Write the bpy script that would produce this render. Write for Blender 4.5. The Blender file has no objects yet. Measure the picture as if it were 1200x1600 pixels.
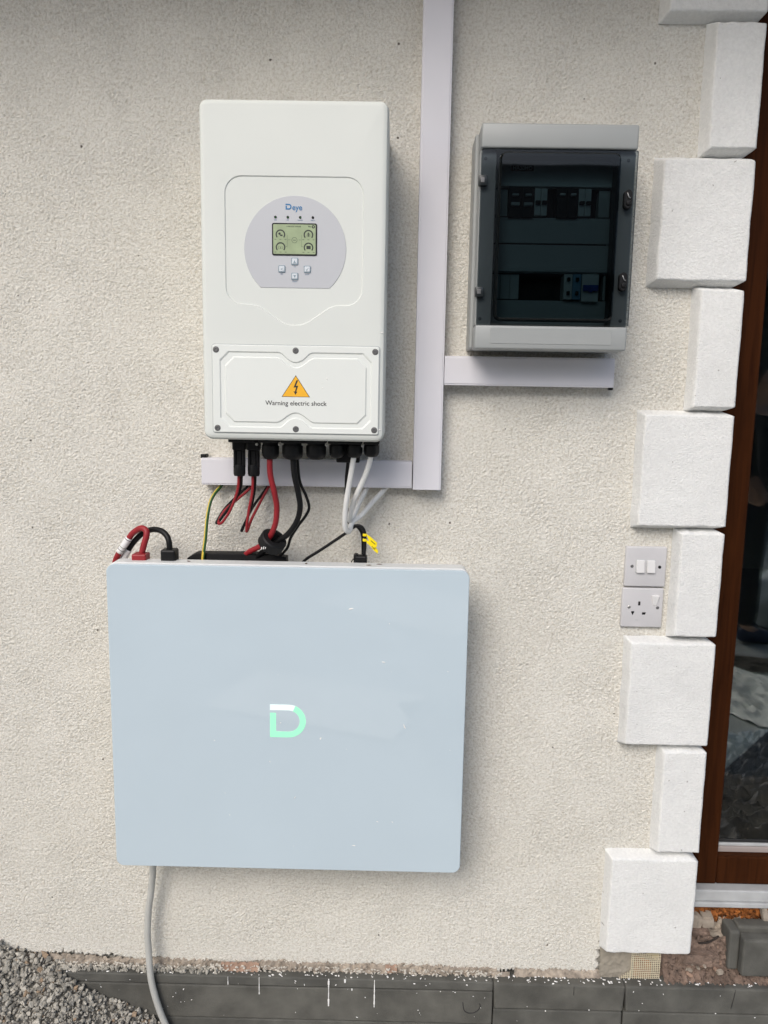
import bpy, bmesh, math, random
import numpy as np
from mathutils import Vector, Matrix, noise as mnoise

random.seed(7)
rng = np.random.default_rng(11)
scene = bpy.context.scene
C = scene.collection
PI = math.pi

# ------------------------------------------------------------------ camera
cd = bpy.data.cameras.new('camera')
cam = bpy.data.objects.new('camera', cd)
C.objects.link(cam)
cd.sensor_fit = 'VERTICAL'
cd.sensor_height = 36.0
cd.lens = 27.0
cd.clip_start = 0.05
cd.clip_end = 400
right = Vector((0.99978423, 0.01233131, 0.016716))
down = Vector((0.01831345, -0.14347992, -0.98948377))
fwd = Vector((-0.00980322, 0.9895764, -0.14367479))
m = Matrix((right, -down, -fwd)).transposed().to_4x4()
m.translation = Vector((0.0, -1.60, 1.52))
cam.matrix_world = m
scene.camera = cam

# ------------------------------------------------------------------ light
SUN_EL = math.radians(39)
SUN_AZ = math.radians(-22)          # to the left of straight in front of the wall
w = bpy.data.worlds.new('World')
scene.world = w
w.use_nodes = True
nt = w.node_tree
bg = nt.nodes['Background']
sky = nt.nodes.new('ShaderNodeTexSky')
sky.sky_type = 'NISHITA'
sky.sun_disc = False
sky.sun_elevation = SUN_EL
sky.sun_rotation = PI - SUN_AZ
sky.air_density = 1.0
sky.dust_density = 2.0
sky.ozone_density = 0.6
nt.links.new(sky.outputs[0], bg.inputs[0])
bg.inputs[1].default_value = 0.12
sd = bpy.data.lights.new('sun', 'SUN')
sd.energy = 1.3
sd.angle = math.radians(32)
sd.color = (1.0, 0.97, 0.93)
sun = bpy.data.objects.new('sun', sd)
C.objects.link(sun)
sv = Vector((math.sin(SUN_AZ) * math.cos(SUN_EL), -math.cos(SUN_AZ) * math.cos(SUN_EL), math.sin(SUN_EL)))
sun.rotation_euler = sv.to_track_quat('Z', 'Y').to_euler()
sun.location = sv * 8
scene.view_settings.view_transform = 'Standard'
scene.view_settings.look = 'None'
scene.view_settings.gamma = 1.0
scene.view_settings.exposure = 0.58
scene.view_settings.use_curve_mapping = False

# ------------------------------------------------------------------ helpers
MATS = {}


def mat(name, col, rough=0.5, var=0.06, vscale=12.0, bump=0.0, bscale=300.0, metallic=0.0, coat=0.0,
        emit=None, estr=0.0, spec=0.5, var2=0.0, v2scale=2.0, sub=None):
    """Procedural Principled material with noise-driven colour variation and bump."""
    if name in MATS:
        return MATS[name]
    M = bpy.data.materials.new(name)
    M.use_nodes = True
    t = M.node_tree
    b = t.nodes['Principled BSDF']
    tc = t.nodes.new('ShaderNodeTexCoord')
    n = t.nodes.new('ShaderNodeTexNoise')
    n.inputs['Scale'].default_value = vscale
    n.inputs['Detail'].default_value = 6
    t.links.new(tc.outputs['Object'], n.inputs['Vector'])
    r = t.nodes.new('ShaderNodeValToRGB')
    r.color_ramp.elements[0].position = 0.3
    r.color_ramp.elements[1].position = 0.7
    lo = [max(0, c * (1 - var)) for c in col]
    hi = [min(1, c * (1 + var)) for c in col]
    r.color_ramp.elements[0].color = (*lo, 1)
    r.color_ramp.elements[1].color = (*hi, 1)
    t.links.new(n.outputs['Fac'], r.inputs['Fac'])
    out = r.outputs['Color']
    if var2:
        n2 = t.nodes.new('ShaderNodeTexNoise')
        n2.inputs['Scale'].default_value = v2scale
        n2.inputs['Detail'].default_value = 4
        t.links.new(tc.outputs['Object'], n2.inputs['Vector'])
        mr = t.nodes.new('ShaderNodeMapRange')
        mr.inputs[1].default_value = 0.3
        mr.inputs[2].default_value = 0.7
        mr.inputs[3].default_value = 1 - var2
        mr.inputs[4].default_value = 1 + var2
        t.links.new(n2.outputs['Fac'], mr.inputs[0])
        mx = t.nodes.new('ShaderNodeVectorMath')
        mx.operation = 'SCALE'
        t.links.new(out, mx.inputs[0])
        t.links.new(mr.outputs[0], mx.inputs['Scale'])
        out = mx.outputs[0]
    t.links.new(out, b.inputs['Base Color'])
    b.inputs['Roughness'].default_value = rough
    b.inputs['Metallic'].default_value = metallic
    b.inputs['Specular IOR Level'].default_value = spec
    b.inputs['Coat Weight'].default_value = coat
    if emit:
        b.inputs['Emission Color'].default_value = (*emit, 1)
        b.inputs['Emission Strength'].default_value = estr
    if bump:
        nb = t.nodes.new('ShaderNodeTexNoise')
        nb.inputs['Scale'].default_value = bscale
        nb.inputs['Detail'].default_value = 4
        t.links.new(tc.outputs['Object'], nb.inputs['Vector'])
        bp = t.nodes.new('ShaderNodeBump')
        bp.inputs['Strength'].default_value = 1.0
        bp.inputs['Distance'].default_value = bump
        t.links.new(nb.outputs['Fac'], bp.inputs['Height'])
        t.links.new(bp.outputs[0], b.inputs['Normal'])
    MATS[name] = M
    return M


def add_specks(M, scale, thr, rmax, col):
    """sparse dirt specks on upright faces"""
    t = M.node_tree
    N, L = t.nodes, t.links
    b = N['Principled BSDF']
    src = b.inputs['Base Color'].links[0].from_socket
    tc = N.new('ShaderNodeTexCoord')
    sx, cx = N.new('ShaderNodeSeparateXYZ'), N.new('ShaderNodeCombineXYZ')
    L.new(tc.outputs['Object'], sx.inputs[0])
    L.new(sx.outputs[0], cx.inputs[0]); L.new(sx.outputs[2], cx.inputs[1])
    nw = N.new('ShaderNodeTexNoise'); nw.inputs['Scale'].default_value = 250
    L.new(tc.outputs['Object'], nw.inputs['Vector'])
    dv = N.new('ShaderNodeVectorMath'); dv.operation = 'MULTIPLY_ADD'
    dv.inputs[1].default_value = (0.006, 0.006, 0)
    L.new(nw.outputs['Color'], dv.inputs[0]); L.new(cx.outputs[0], dv.inputs[2])
    vo = N.new('ShaderNodeTexVoronoi'); vo.voronoi_dimensions = '2D'
    vo.inputs['Scale'].default_value = scale
    L.new(dv.outputs[0], vo.inputs['Vector'])
    sp = N.new('ShaderNodeSeparateColor'); L.new(vo.outputs['Color'], sp.inputs[0])
    mr = N.new('ShaderNodeMapRange')
    for i, v in ((1, thr), (2, 1.0), (3, 0.0), (4, rmax)):
        mr.inputs[i].default_value = v
    L.new(sp.outputs[0], mr.inputs[0])
    lt = N.new('ShaderNodeMath'); lt.operation = 'LESS_THAN'
    L.new(vo.outputs['Distance'], lt.inputs[0]); L.new(mr.outputs[0], lt.inputs[1])
    sc = N.new('ShaderNodeMath'); sc.operation = 'MULTIPLY'; sc.inputs[1].default_value = 0.7
    L.new(lt.outputs[0], sc.inputs[0])
    mx = N.new('ShaderNodeMix'); mx.data_type = 'RGBA'
    L.new(sc.outputs[0], mx.inputs[0]); L.new(src, mx.inputs[6])
    mx.inputs[7].default_value = (*col, 1)
    L.new(mx.outputs[2], b.inputs['Base Color'])


def glass(name, tint, ior, gloss_rough=0.0):
    """Clear or smoked pane: tinted transparency with Fresnel reflection."""
    M = bpy.data.materials.new(name)
    M.use_nodes = True
    t = M.node_tree
    t.nodes.remove(t.nodes['Principled BSDF'])
    o = t.nodes['Material Output']
    tr = t.nodes.new('ShaderNodeBsdfTransparent')
    tr.inputs[0].default_value = (*tint, 1)
    gl = t.nodes.new('ShaderNodeBsdfGlossy')
    gl.inputs['Roughness'].default_value = gloss_rough
    fr = t.nodes.new('ShaderNodeFresnel')
    fr.inputs[0].default_value = ior
    nz = t.nodes.new('ShaderNodeTexNoise')
    nz.inputs['Scale'].default_value = 3.0
    bp = t.nodes.new('ShaderNodeBump')
    bp.inputs['Distance'].default_value = 0.0002
    tc = t.nodes.new('ShaderNodeTexCoord')
    t.links.new(tc.outputs['Object'], nz.inputs['Vector'])
    t.links.new(nz.outputs['Fac'], bp.inputs['Height'])
    t.links.new(bp.outputs[0], gl.inputs['Normal'])
    mx = t.nodes.new('ShaderNodeMixShader')
    t.links.new(fr.outputs[0], mx.inputs[0])
    t.links.new(tr.outputs[0], mx.inputs[1])
    t.links.new(gl.outputs[0], mx.inputs[2])
    t.links.new(mx.outputs[0], o.inputs['Surface'])
    return M


def tag(o, label=None, cat=None, group=None, kind=None):
    if label:
        o['label'] = label
    if cat:
        o['category'] = cat
    if group:
        o['group'] = group
    if kind:
        o['kind'] = kind
    return o


def link(name, me, material, parent=None, smooth=None):
    o = bpy.data.objects.new(name, me)
    C.objects.link(o)
    if material is not None:
        for mm in (material if isinstance(material, (list, tuple)) else [material]):
            me.materials.append(mm)
    if parent is not None:
        o.parent = parent
    if smooth is not None:
        me.polygons.foreach_set('use_smooth', [smooth] * len(me.polygons))
    return o


def empty(name, loc=(0, 0, 0)):
    o = bpy.data.objects.new(name, None)
    C.objects.link(o)
    o.location = loc
    o.empty_display_size = 0.05
    return o


def from_bm(name, bm, material, parent=None, smooth=False):
    bmesh.ops.recalc_face_normals(bm, faces=bm.faces)
    me = bpy.data.meshes.new(name)
    bm.to_mesh(me)
    bm.free()
    return link(name, me, material, parent, smooth)


def pyd(name, v, f, material, parent=None, smooth=False):
    me = bpy.data.meshes.new(name)
    me.from_pydata([tuple(p) for p in v], [], f)
    me.update()
    return link(name, me, material, parent, smooth)


def box_bm(x0, x1, y0, y1, z0, z1, bev=0.0, seg=2, bm=None):
    own = bm is None
    b = bmesh.new()
    bmesh.ops.create_cube(b, size=1)
    for v in b.verts:
        v.co = Vector(((x0 + x1) / 2 + v.co.x * (x1 - x0), (y0 + y1) / 2 + v.co.y * (y1 - y0), (z0 + z1) / 2 + v.co.z * (z1 - z0)))
    if bev:
        bmesh.ops.bevel(b, geom=list(b.edges), offset=bev, segments=seg, affect='EDGES', profile=0.5)
    if own:
        return b
    me = bpy.data.meshes.new('tmp')
    b.to_mesh(me)
    b.free()
    bm.from_mesh(me)
    bpy.data.meshes.remove(me)
    return bm


def box(name, x0, x1, y0, y1, z0, z1, material, parent=None, bev=0.0, seg=2, smooth=False):
    o = from_bm(name, box_bm(x0, x1, y0, y1, z0, z1, bev, seg), material, parent, False)
    if bev and smooth:
        auto(o)
    return o


def auto(o, ang=35):
    me = o.data
    me.polygons.foreach_set('use_smooth', [True] * len(me.polygons))
    me.set_sharp_from_angle(angle=math.radians(ang))
    return o


def rrect(x0, x1, z0, z1, r, n=6):
    """rounded rectangle, counter-clockwise seen from the front (-y)"""
    pts = []
    for cx, cz, a0 in ((x1 - r, z1 - r, 0), (x0 + r, z1 - r, 90), (x0 + r, z0 + r, 180), (x1 - r, z0 + r, 270)):
        for i in range(n + 1):
            a = math.radians(a0 + 90 * i / n)
            pts.append((cx + r * math.cos(a), cz + r * math.sin(a)))
    return pts


def offset_poly(pts, d):
    """move each vertex inwards by d (ccw polygon)"""
    n = len(pts)
    out = []
    for i in range(n):
        p0 = Vector(pts[i - 1]); p1 = Vector(pts[i]); p2 = Vector(pts[(i + 1) % n])
        e1 = (p1 - p0); e2 = (p2 - p1)
        if e1.length < 1e-9:
            e1 = e2
        if e2.length < 1e-9:
            e2 = e1
        e1 = e1.normalized(); e2 = e2.normalized()
        n1 = Vector((-e1.y, e1.x)); n2 = Vector((-e2.y, e2.x))
        b = (n1 + n2)
        if b.length < 1e-6:
            b = n1
        b.normalize()
        k = max(0.35, b.dot(n1))
        out.append(tuple(p1 + b * (d / k)))
    return out


def fill_between(bm, loops):
    """triangulated flat fill of a set of closed vertex loops (first outer, others holes)"""
    ed = []
    for lp in loops:
        for i in range(len(lp)):
            a, b = lp[i], lp[(i + 1) % len(lp)]
            e = bm.edges.get((a, b)) or bm.edges.new((a, b))
            ed.append(e)
    bmesh.ops.triangle_fill(bm, use_beauty=True, use_dissolve=False, edges=ed, normal=(0, -1, 0))


def bridge(bm, la, lb):
    n = len(la)
    for i in range(n):
        bm.faces.new((la[i], la[(i + 1) % n], lb[(i + 1) % n], lb[i]))


def loop(bm, pts, y):
    return [bm.verts.new((x, y, z)) for x, z in pts]


def extrude_poly(name, pts, y0, y1, material, parent=None, bev=0.0):
    """plate with outline pts (x, z), front at y0, back at y1"""
    bm = bmesh.new()
    if bev:
        A = loop(bm, offset_poly(pts, bev), y0)
        B = loop(bm, pts, y0 + bev)
        bridge(bm, A, B)
    else:
        A = B = loop(bm, pts, y0)
    Cc = loop(bm, pts, y1)
    bridge(bm, B, Cc)
    fill_between(bm, [A])
    fill_between(bm, [Cc])
    return from_bm(name, bm, material, parent)


def catmull(pts, n=10):
    P = [Vector(p) for p in pts]
    P = [P[0] * 2 - P[1]] + P + [P[-1] * 2 - P[-2]]
    out = []
    for i in range(1, len(P) - 2):
        p0, p1, p2, p3 = P[i - 1:i + 3]
        for k in range(n):
            t = k / n
            out.append(0.5 * ((2 * p1) + (p2 - p0) * t + (2 * p0 - 5 * p1 + 4 * p2 - p3) * t * t + (3 * p1 - p0 - 3 * p2 + p3) * t ** 3))
    out.append(P[-2])
    return out


def tube_mesh(pts, r, seg=10, n=10, smooth_path=True, cap=True):
    S = catmull(pts, n) if smooth_path else [Vector(p) for p in pts]
    verts, faces = [], []
    t0 = (S[1] - S[0]).normalized()
    u = t0.orthogonal().normalized()
    for i, p in enumerate(S):
        t = (S[min(i + 1, len(S) - 1)] - S[max(i - 1, 0)]).normalized()
        u = (u - t * u.dot(t)).normalized()
        v = t.cross(u)
        rr = r(i / (len(S) - 1)) if callable(r) else r
        for k in range(seg):
            a = 2 * PI * k / seg
            verts.append(p + (u * math.cos(a) + v * math.sin(a)) * rr)
    for i in range(len(S) - 1):
        for k in range(seg):
            a = i * seg + k; b = i * seg + (k + 1) % seg
            faces.append((a, b, b + seg, a + seg))
    if cap:
        faces.append(tuple(range(seg))[::-1])
        faces.append(tuple(range((len(S) - 1) * seg, len(S) * seg)))
    return verts, faces


def tube(name, pts, r, material, parent=None, seg=10, n=10, smooth_path=True):
    v, f = tube_mesh(pts, r, seg, n, smooth_path)
    return pyd(name, v, f, material, parent, True)


def lathe_mesh(profile, seg=24, ridges=0, rid_d=0.0):
    """profile (radius, height) about local z; closed at both ends"""
    v, f = [], []
    for r, h in profile:
        for k in range(seg):
            a = 2 * PI * k / seg
            rr = r
            if ridges:
                rr = r * (1 + rid_d * (1 if (k * ridges // seg) % 2 else 0))
            v.append(Vector((rr * math.cos(a), rr * math.sin(a), h)))
    for i in range(len(profile) - 1):
        for k in range(seg):
            a = i * seg + k; b = i * seg + (k + 1) % seg
            f.append((a, b, b + seg, a + seg))
    f.append(tuple(range(seg))[::-1])
    f.append(tuple(range((len(profile) - 1) * seg, len(profile) * seg)))
    return v, f


def lathe(name, profile, loc, material, parent=None, seg=24, axis=(0, 0, 1), ridges=0, rid_d=0.0, smooth=True):
    v, f = lathe_mesh(profile, seg, ridges, rid_d)
    q = Vector((0, 0, 1)).rotation_difference(Vector(axis).normalized())
    L = Vector(loc)
    o = pyd(name, [q @ p + L for p in v], f, material, parent)
    if smooth:
        auto(o, 40)
    return o


def text(name, s, x, z, y, size, material, parent=None, align='CENTER', bold=0.0, sx=1.0, ext=0.00015):
    cu = bpy.data.curves.new('txt', 'FONT')
    cu.body = s
    cu.size = size
    cu.align_x = align
    cu.align_y = 'CENTER'
    cu.extrude = ext
    cu.offset = bold
    cu.resolution_u = 3
    ob = bpy.data.objects.new('txt', cu)
    C.objects.link(ob)
    dg = bpy.context.evaluated_depsgraph_get()
    me = bpy.data.meshes.new_from_object(ob.evaluated_get(dg))
    bpy.data.objects.remove(ob)
    bpy.data.curves.remove(cu)
    T = Matrix.Translation((x, y, z)) @ Matrix.Rotation(PI / 2, 4, 'X') @ Matrix.Diagonal((sx, 1, 1, 1))
    me.transform(T)
    me.materials.clear()
    return link(name, me, material, parent)


def fftnoise(nx, nz, step, lmin, lmax, seed):
    """band-pass noise on a grid, unit variance; wavelengths between lmin and lmax metres"""
    g = np.random.default_rng(seed)
    a = g.standard_normal((nz, nx))
    F = np.fft.rfft2(a)
    fx = np.fft.rfftfreq(nx, step)[None, :]
    fz = np.fft.fftfreq(nz, step)[:, None]
    k = np.sqrt(fx * fx + fz * fz)
    band = np.exp(-(k * lmin) ** 2) * (1 - np.exp(-(k * lmax) ** 2))
    h = np.fft.irfft2(F * band, s=(nz, nx))
    return h / h.std()


def grid_mesh(name, X, Y, Z, material, parent=None, smooth=True):
    """mesh from 2-D coordinate arrays"""
    nz, nx = X.shape
    co = np.stack([X, Y, Z], -1).reshape(-1, 3).astype(np.float32)
    idx = np.arange(nx * nz).reshape(nz, nx)
    q = np.stack([idx[:-1, :-1], idx[:-1, 1:], idx[1:, 1:], idx[1:, :-1]], -1).reshape(-1, 4)
    me = bpy.data.meshes.new(name)
    me.vertices.add(len(co))
    me.vertices.foreach_set('co', co.ravel())
    me.loops.add(q.size)
    me.loops.foreach_set('vertex_index', q.ravel().astype(np.int32))
    me.polygons.add(len(q))
    me.polygons.foreach_set('loop_start', (np.arange(len(q)) * 4).astype(np.int32))
    me.update(calc_edges=True)
    me.validate()
    return link(name, me, material, parent, smooth)


# ------------------------------------------------------------------ materials
def plaster_material():
    M = bpy.data.materials.new('roughcast_plaster')
    M.use_nodes = True
    t = M.node_tree
    N, L = t.nodes, t.links
    b = N['Principled BSDF']
    b.inputs['Roughness'].default_value = 0.92
    b.inputs['Specular IOR Level'].default_value = 0.2
    tc = N.new('ShaderNodeTexCoord')

    def nz(scale, detail=5, rough=0.55):
        n = N.new('ShaderNodeTexNoise')
        n.inputs['Scale'].default_value = scale
        n.inputs['Detail'].default_value = detail
        n.inputs['Roughness'].default_value = rough
        L.new(tc.outputs['Object'], n.inputs['Vector'])
        return n
    n1 = nz(3.0)
    r1 = N.new('ShaderNodeValToRGB')
    r1.color_ramp.elements[0].position = 0.32
    r1.color_ramp.elements[1].position = 0.68
    r1.color_ramp.elements[0].color = (0.705, 0.684, 0.622, 1)
    r1.color_ramp.elements[1].color = (0.745, 0.724, 0.664, 1)
    L.new(n1.outputs['Fac'], r1.inputs['Fac'])
    n2 = nz(190, 3, 0.7)
    r2 = N.new('ShaderNodeValToRGB')
    r2.color_ramp.elements[0].position = 0.33
    r2.color_ramp.elements[1].position = 0.55
    r2.color_ramp.elements[0].color = (0.80, 0.77, 0.72, 1)
    r2.color_ramp.elements[1].color = (1.06, 1.06, 1.06, 1)
    L.new(n2.outputs['Fac'], r2.inputs['Fac'])
    mu = N.new('ShaderNodeMix')
    mu.data_type = 'RGBA'
    mu.blend_type = 'MULTIPLY'
    mu.inputs[0].default_value = 1.0
    L.new(r1.outputs[0], mu.inputs[6])
    L.new(r2.outputs[0], mu.inputs[7])
    # scattered dark dirt specks
    vo = N.new('ShaderNodeTexVoronoi')
    vo.voronoi_dimensions = '2D'
    vo.inputs['Scale'].default_value = 8.0
    sxyz = N.new('ShaderNodeSeparateXYZ')
    cxyz = N.new('ShaderNodeCombineXYZ')
    L.new(tc.outputs['Object'], sxyz.inputs[0])
    L.new(sxyz.outputs[0], cxyz.inputs[0])
    L.new(sxyz.outputs[2], cxyz.inputs[1])
    L.new(cxyz.outputs[0], vo.inputs['Vector'])
    sz = N.new('ShaderNodeMapRange')
    sz.inputs[1].default_value = 0.62
    sz.inputs[2].default_value = 1.0
    sz.inputs[3].default_value = 0.0
    sz.inputs[4].default_value = 0.022
    sp = N.new('ShaderNodeSeparateColor')
    L.new(vo.outputs['Color'], sp.inputs[0])
    L.new(sp.outputs[0], sz.inputs[0])
    nw = nz(500, 2)
    ad = N.new('ShaderNodeMath'); ad.operation = 'MULTIPLY_ADD'
    L.new(nw.outputs['Fac'], ad.inputs[0]); ad.inputs[1].default_value = 0.03
    L.new(vo.outputs['Distance'], ad.inputs[2])
    lt = N.new('ShaderNodeMath'); lt.operation = 'SUBTRACT'
    lt.inputs[1].default_value = 0.012
    L.new(ad.outputs[0], lt.inputs[0])
    ls = N.new('ShaderNodeMath'); ls.operation = 'LESS_THAN'
    L.new(lt.outputs[0], ls.inputs[0]); L.new(sz.outputs[0], ls.inputs[1])
    mx = N.new('ShaderNodeMix'); mx.data_type = 'RGBA'
    L.new(ls.outputs[0], mx.inputs[0])
    L.new(mu.outputs[2], mx.inputs[6])
    mx.inputs[7].default_value = (0.14, 0.12, 0.10, 1)
    L.new(mx.outputs[2], b.inputs['Base Color'])
    nb = nz(300, 4, 0.6)
    bp = N.new('ShaderNodeBump')
    bp.inputs['Distance'].default_value = 0.0030
    L.new(nb.outputs['Fac'], bp.inputs['Height'])
    L.new(bp.outputs[0], b.inputs['Normal'])
    return M


def wood_material():
    M = bpy.data.materials.new('brown_woodgrain_foil')
    M.use_nodes = True
    t = M.node_tree
    N, L = t.nodes, t.links
    b = N['Principled BSDF']
    b.inputs['Roughness'].default_value = 0.5
    b.inputs['Specular IOR Level'].default_value = 0.06
    tc = N.new('ShaderNodeTexCoord')
    mp = N.new('ShaderNodeMapping')
    mp.inputs['Scale'].default_value = (60, 60, 4)
    L.new(tc.outputs['Object'], mp.inputs['Vector'])
    n = N.new('ShaderNodeTexNoise')
    n.inputs['Scale'].default_value = 1.5
    n.inputs['Detail'].default_value = 8
    n.inputs['Distortion'].default_value = 0.6
    L.new(mp.outputs[0], n.inputs['Vector'])
    r = N.new('ShaderNodeValToRGB')
    r.color_ramp.elements[0].position = 0.3
    r.color_ramp.elements[1].position = 0.75
    r.color_ramp.elements[0].color = (0.024, 0.007, 0.002, 1)
    r.color_ramp.elements[1].color = (0.052, 0.0155, 0.004, 1)
    L.new(n.outputs['Fac'], r.inputs['Fac'])
    L.new(r.outputs[0], b.inputs['Base Color'])
    bp = N.new('ShaderNodeBump')
    bp.inputs['Distance'].default_value = 0.0003
    L.new(n.outputs['Fac'], bp.inputs['Height'])
    L.new(bp.outputs[0], b.inputs['Normal'])
    return M


M_PLASTER = plaster_material()
M_WOOD = wood_material()
M_QUOIN = mat('white_masonry_paint', (0.74, 0.74, 0.72), 0.8, 0.05, 170, 0.0020, 300, spec=0.25, var2=0.05, v2scale=7)
add_specks(M_QUOIN, 26, 0.72, 0.05, (0.30, 0.28, 0.25))
M_SLATE = mat('grey_concrete_slab', (0.092, 0.090, 0.079), 0.8, 0.18, 25, 0.0008, 300, var2=0.24, v2scale=9)
M_SLATE2 = mat('grey_concrete_slab_light', (0.100, 0.097, 0.084), 0.8, 0.22, 22, 0.0008, 300, var2=0.26, v2scale=7)
M_MORTAR = mat('old_mortar', (0.34, 0.29, 0.235), 0.95, 0.35, 55, 0.003, 120, var2=0.2, v2scale=9)
M_BRICKM = mat('brown_brick_dust', (0.19, 0.135, 0.105), 0.95, 0.4, 60, 0.005, 160, var2=0.25, v2scale=10)
M_REDM = mat('red_brick_face', (0.33, 0.22, 0.16), 0.9, 0.2, 60, 0.002, 140)
M_GREYM = mat('grey_adhesive_mortar', (0.29, 0.26, 0.21), 0.9, 0.1, 40, 0.001, 150)
M_FOAM = mat('rust_orange_foam', (0.30, 0.10, 0.02), 0.85, 0.65, 55, 0.008, 70)
M_CREAM = mat('cream_insulation', (0.66, 0.56, 0.33), 0.85, 0.06, 30, 0.001, 200)
M_MESH = mat('cream_fibreglass_mesh', (0.62, 0.55, 0.40), 0.7, 0.08, 60)
M_PAINTW = mat('white_paint_splash', (0.82, 0.81, 0.78), 0.7, 0.05, 60)
M_INV = mat('inverter_white_powdercoat', (0.675, 0.695, 0.655), 0.62, 0.012, 8, 0.00012, 900, spec=0.25)
M_INVC = mat('inverter_cover_white', (0.735, 0.755, 0.715), 0.55, 0.012, 8, 0.00012, 900, spec=0.3)
M_SILVER = mat('silver_label', (0.50, 0.51, 0.53), 0.40, 0.02, 6)
M_LCD = mat('lcd_green', (0.33, 0.40, 0.24), 0.3, 0.12, 40)
M_LCDK = mat('lcd_dark', (0.025, 0.03, 0.025), 0.4, 0.05, 40)
M_LCDG = mat('lcd_grey_print', (0.13, 0.16, 0.10), 0.4, 0.05, 40)
M_BLACK = mat('black_plastic', (0.0045, 0.0045, 0.005), 0.5, 0.2, 40, 0.0001, 500, spec=0.3)
M_BLACKM = mat('black_matt_plastic', (0.007, 0.007, 0.0075), 0.6, 0.2, 40, spec=0.3)
M_INK = mat('black_ink', (0.02, 0.02, 0.02), 0.6, 0.05, 40)
M_BLUE = mat('blue_ink', (0.015, 0.16, 0.36), 0.5, 0.08, 300)
M_BLUE2 = mat('pale_blue_ink', (0.12, 0.22, 0.34), 0.5, 0.08, 300)
M_BTN = mat('clear_grey_button', (0.66, 0.70, 0.73), 0.3, 0.03, 40)
M_BTNR = mat('button_rim', (0.24, 0.31, 0.36), 0.35, 0.06, 40)
M_LEDG = mat('green_led_lens', (0.02, 0.14, 0.03), 0.25, 0.1, 40)
M_YEL = mat('warning_yellow', (0.86, 0.44, 0.02), 0.5, 0.02, 40)
M_SCREW = mat('dark_steel_screw', (0.16, 0.16, 0.16), 0.45, 0.2, 200, metallic=0.6)
M_STEEL = mat('steel_screw', (0.45, 0.44, 0.42), 0.35, 0.1, 200, metallic=0.9)
M_REDC = mat('red_cable_sheath', (0.27, 0.010, 0.016), 0.5, 0.08, 30)
M_REDP = mat('red_connector', (0.26, 0.012, 0.016), 0.5, 0.08, 30)
M_BLKC = mat('black_cable_sheath', (0.004, 0.004, 0.0045), 0.5, 0.1, 30, spec=0.3)
M_WHTC = mat('white_cable_sheath', (0.70, 0.70, 0.68), 0.45, 0.05, 40, var2=0.04, v2scale=30)
M_GRYC = mat('grey_conduit', (0.47, 0.47, 0.44), 0.5, 0.05, 40)
M_YC = mat('earth_yellow', (0.66, 0.48, 0.06), 0.45, 0.05, 40)
M_GC = mat('earth_green', (0.03, 0.10, 0.025), 0.45, 0.05, 40)
M_TAGY = mat('yellow_tag', (0.92, 0.72, 0.0), 0.45, 0.04, 40)
M_BATG = mat('battery_pale_blue_glass', (0.512, 0.602, 0.655), 0.035, 0.012, 3, spec=0.85, var2=0.012, v2scale=5)
M_BATW = mat('battery_white_body', (0.68, 0.69, 0.68), 0.45, 0.03, 20)
M_TRUNK = mat('trunking_white_pvc', (0.675, 0.665, 0.70), 0.5, 0.015, 10, var2=0.02, v2scale=4, spec=0.25)
M_DBG = mat('board_grey_abs', (0.325, 0.337, 0.33), 0.42, 0.02, 15, 0.0001, 700)
M_DBIN = mat('board_inner_grey', (0.42, 0.44, 0.44), 0.5, 0.03, 15)
M_DARK = mat('dark_cavity', (0.008, 0.008, 0.008), 0.8, 0.1, 15)
M_MCBW = mat('breaker_white', (0.60, 0.61, 0.60), 0.4, 0.03, 40)
M_MCBB = mat('breaker_blue', (0.015, 0.06, 0.30), 0.4, 0.05, 40)
M_TERM = mat('terminal_blue', (0.16, 0.32, 0.46), 0.45, 0.05, 40)
M_PLATE = mat('grey_white_faceplate', (0.55, 0.54, 0.545), 0.35, 0.02, 20, var2=0.02, v2scale=20)
M_ROCK = mat('white_rocker', (0.70, 0.69, 0.68), 0.3, 0.02, 20)
M_ALU = mat('grey_aluminium_sill', (0.50, 0.51, 0.51), 0.4, 0.08, 30, metallic=0.2, var2=0.1, v2scale=12)
M_BEAD = mat('pinkish_grey_spacer', (0.36, 0.31, 0.29), 0.5, 0.05, 20)
M_RUBBER = mat('black_gasket', (0.015, 0.015, 0.015), 0.6, 0.1, 40)
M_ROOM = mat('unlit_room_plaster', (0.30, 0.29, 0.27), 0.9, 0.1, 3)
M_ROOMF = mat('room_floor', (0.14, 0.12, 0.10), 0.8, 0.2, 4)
M_SOFFIT = mat('brown_soffit_boards', (0.48, 0.32, 0.15), 0.7, 0.15, 10, 0.0006, 60)
M_TILE = mat('roof_tile', (0.16, 0.07, 0.05), 0.8, 0.2, 8)
M_GROUND = mat('yard_concrete', (0.34, 0.34, 0.32), 0.9, 0.22, 3, 0.004, 40, var2=0.35, v2scale=1.1)
M_SHEET = mat('crumpled_dust_sheet', (0.74, 0.73, 0.67), 0.55, 0.12, 6)
M_SHEETB = mat('blue_grey_sheet', (0.52, 0.57, 0.59), 0.5, 0.12, 6)
G_DOOR = glass('door_glazing', (0.86, 0.89, 0.87), 1.78)
G_SMOKE = glass('smoked_polycarbonate', (0.18, 0.24, 0.258), 1.45, 0.02)
G_SMOKE2 = glass('smoked_polycarbonate_thin', (0.40, 0.44, 0.46), 1.45, 0.06)

# ------------------------------------------------------------------ ground
n = 41
gx = np.linspace(-60, 60, n); gy = np.linspace(-70, 30, n)
GX, GY = np.meshgrid(gx, gy)
ground = grid_mesh('ground', GX, GY, np.zeros_like(GX) + 0.0, M_GROUND)
tag(ground, kind='structure')

# ------------------------------------------------------------------ house
house = empty('house', (0, 0, 0))
tag(house, 'house corner with cream roughcast wall, white corner blocks and brown glazed door', 'house')

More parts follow.
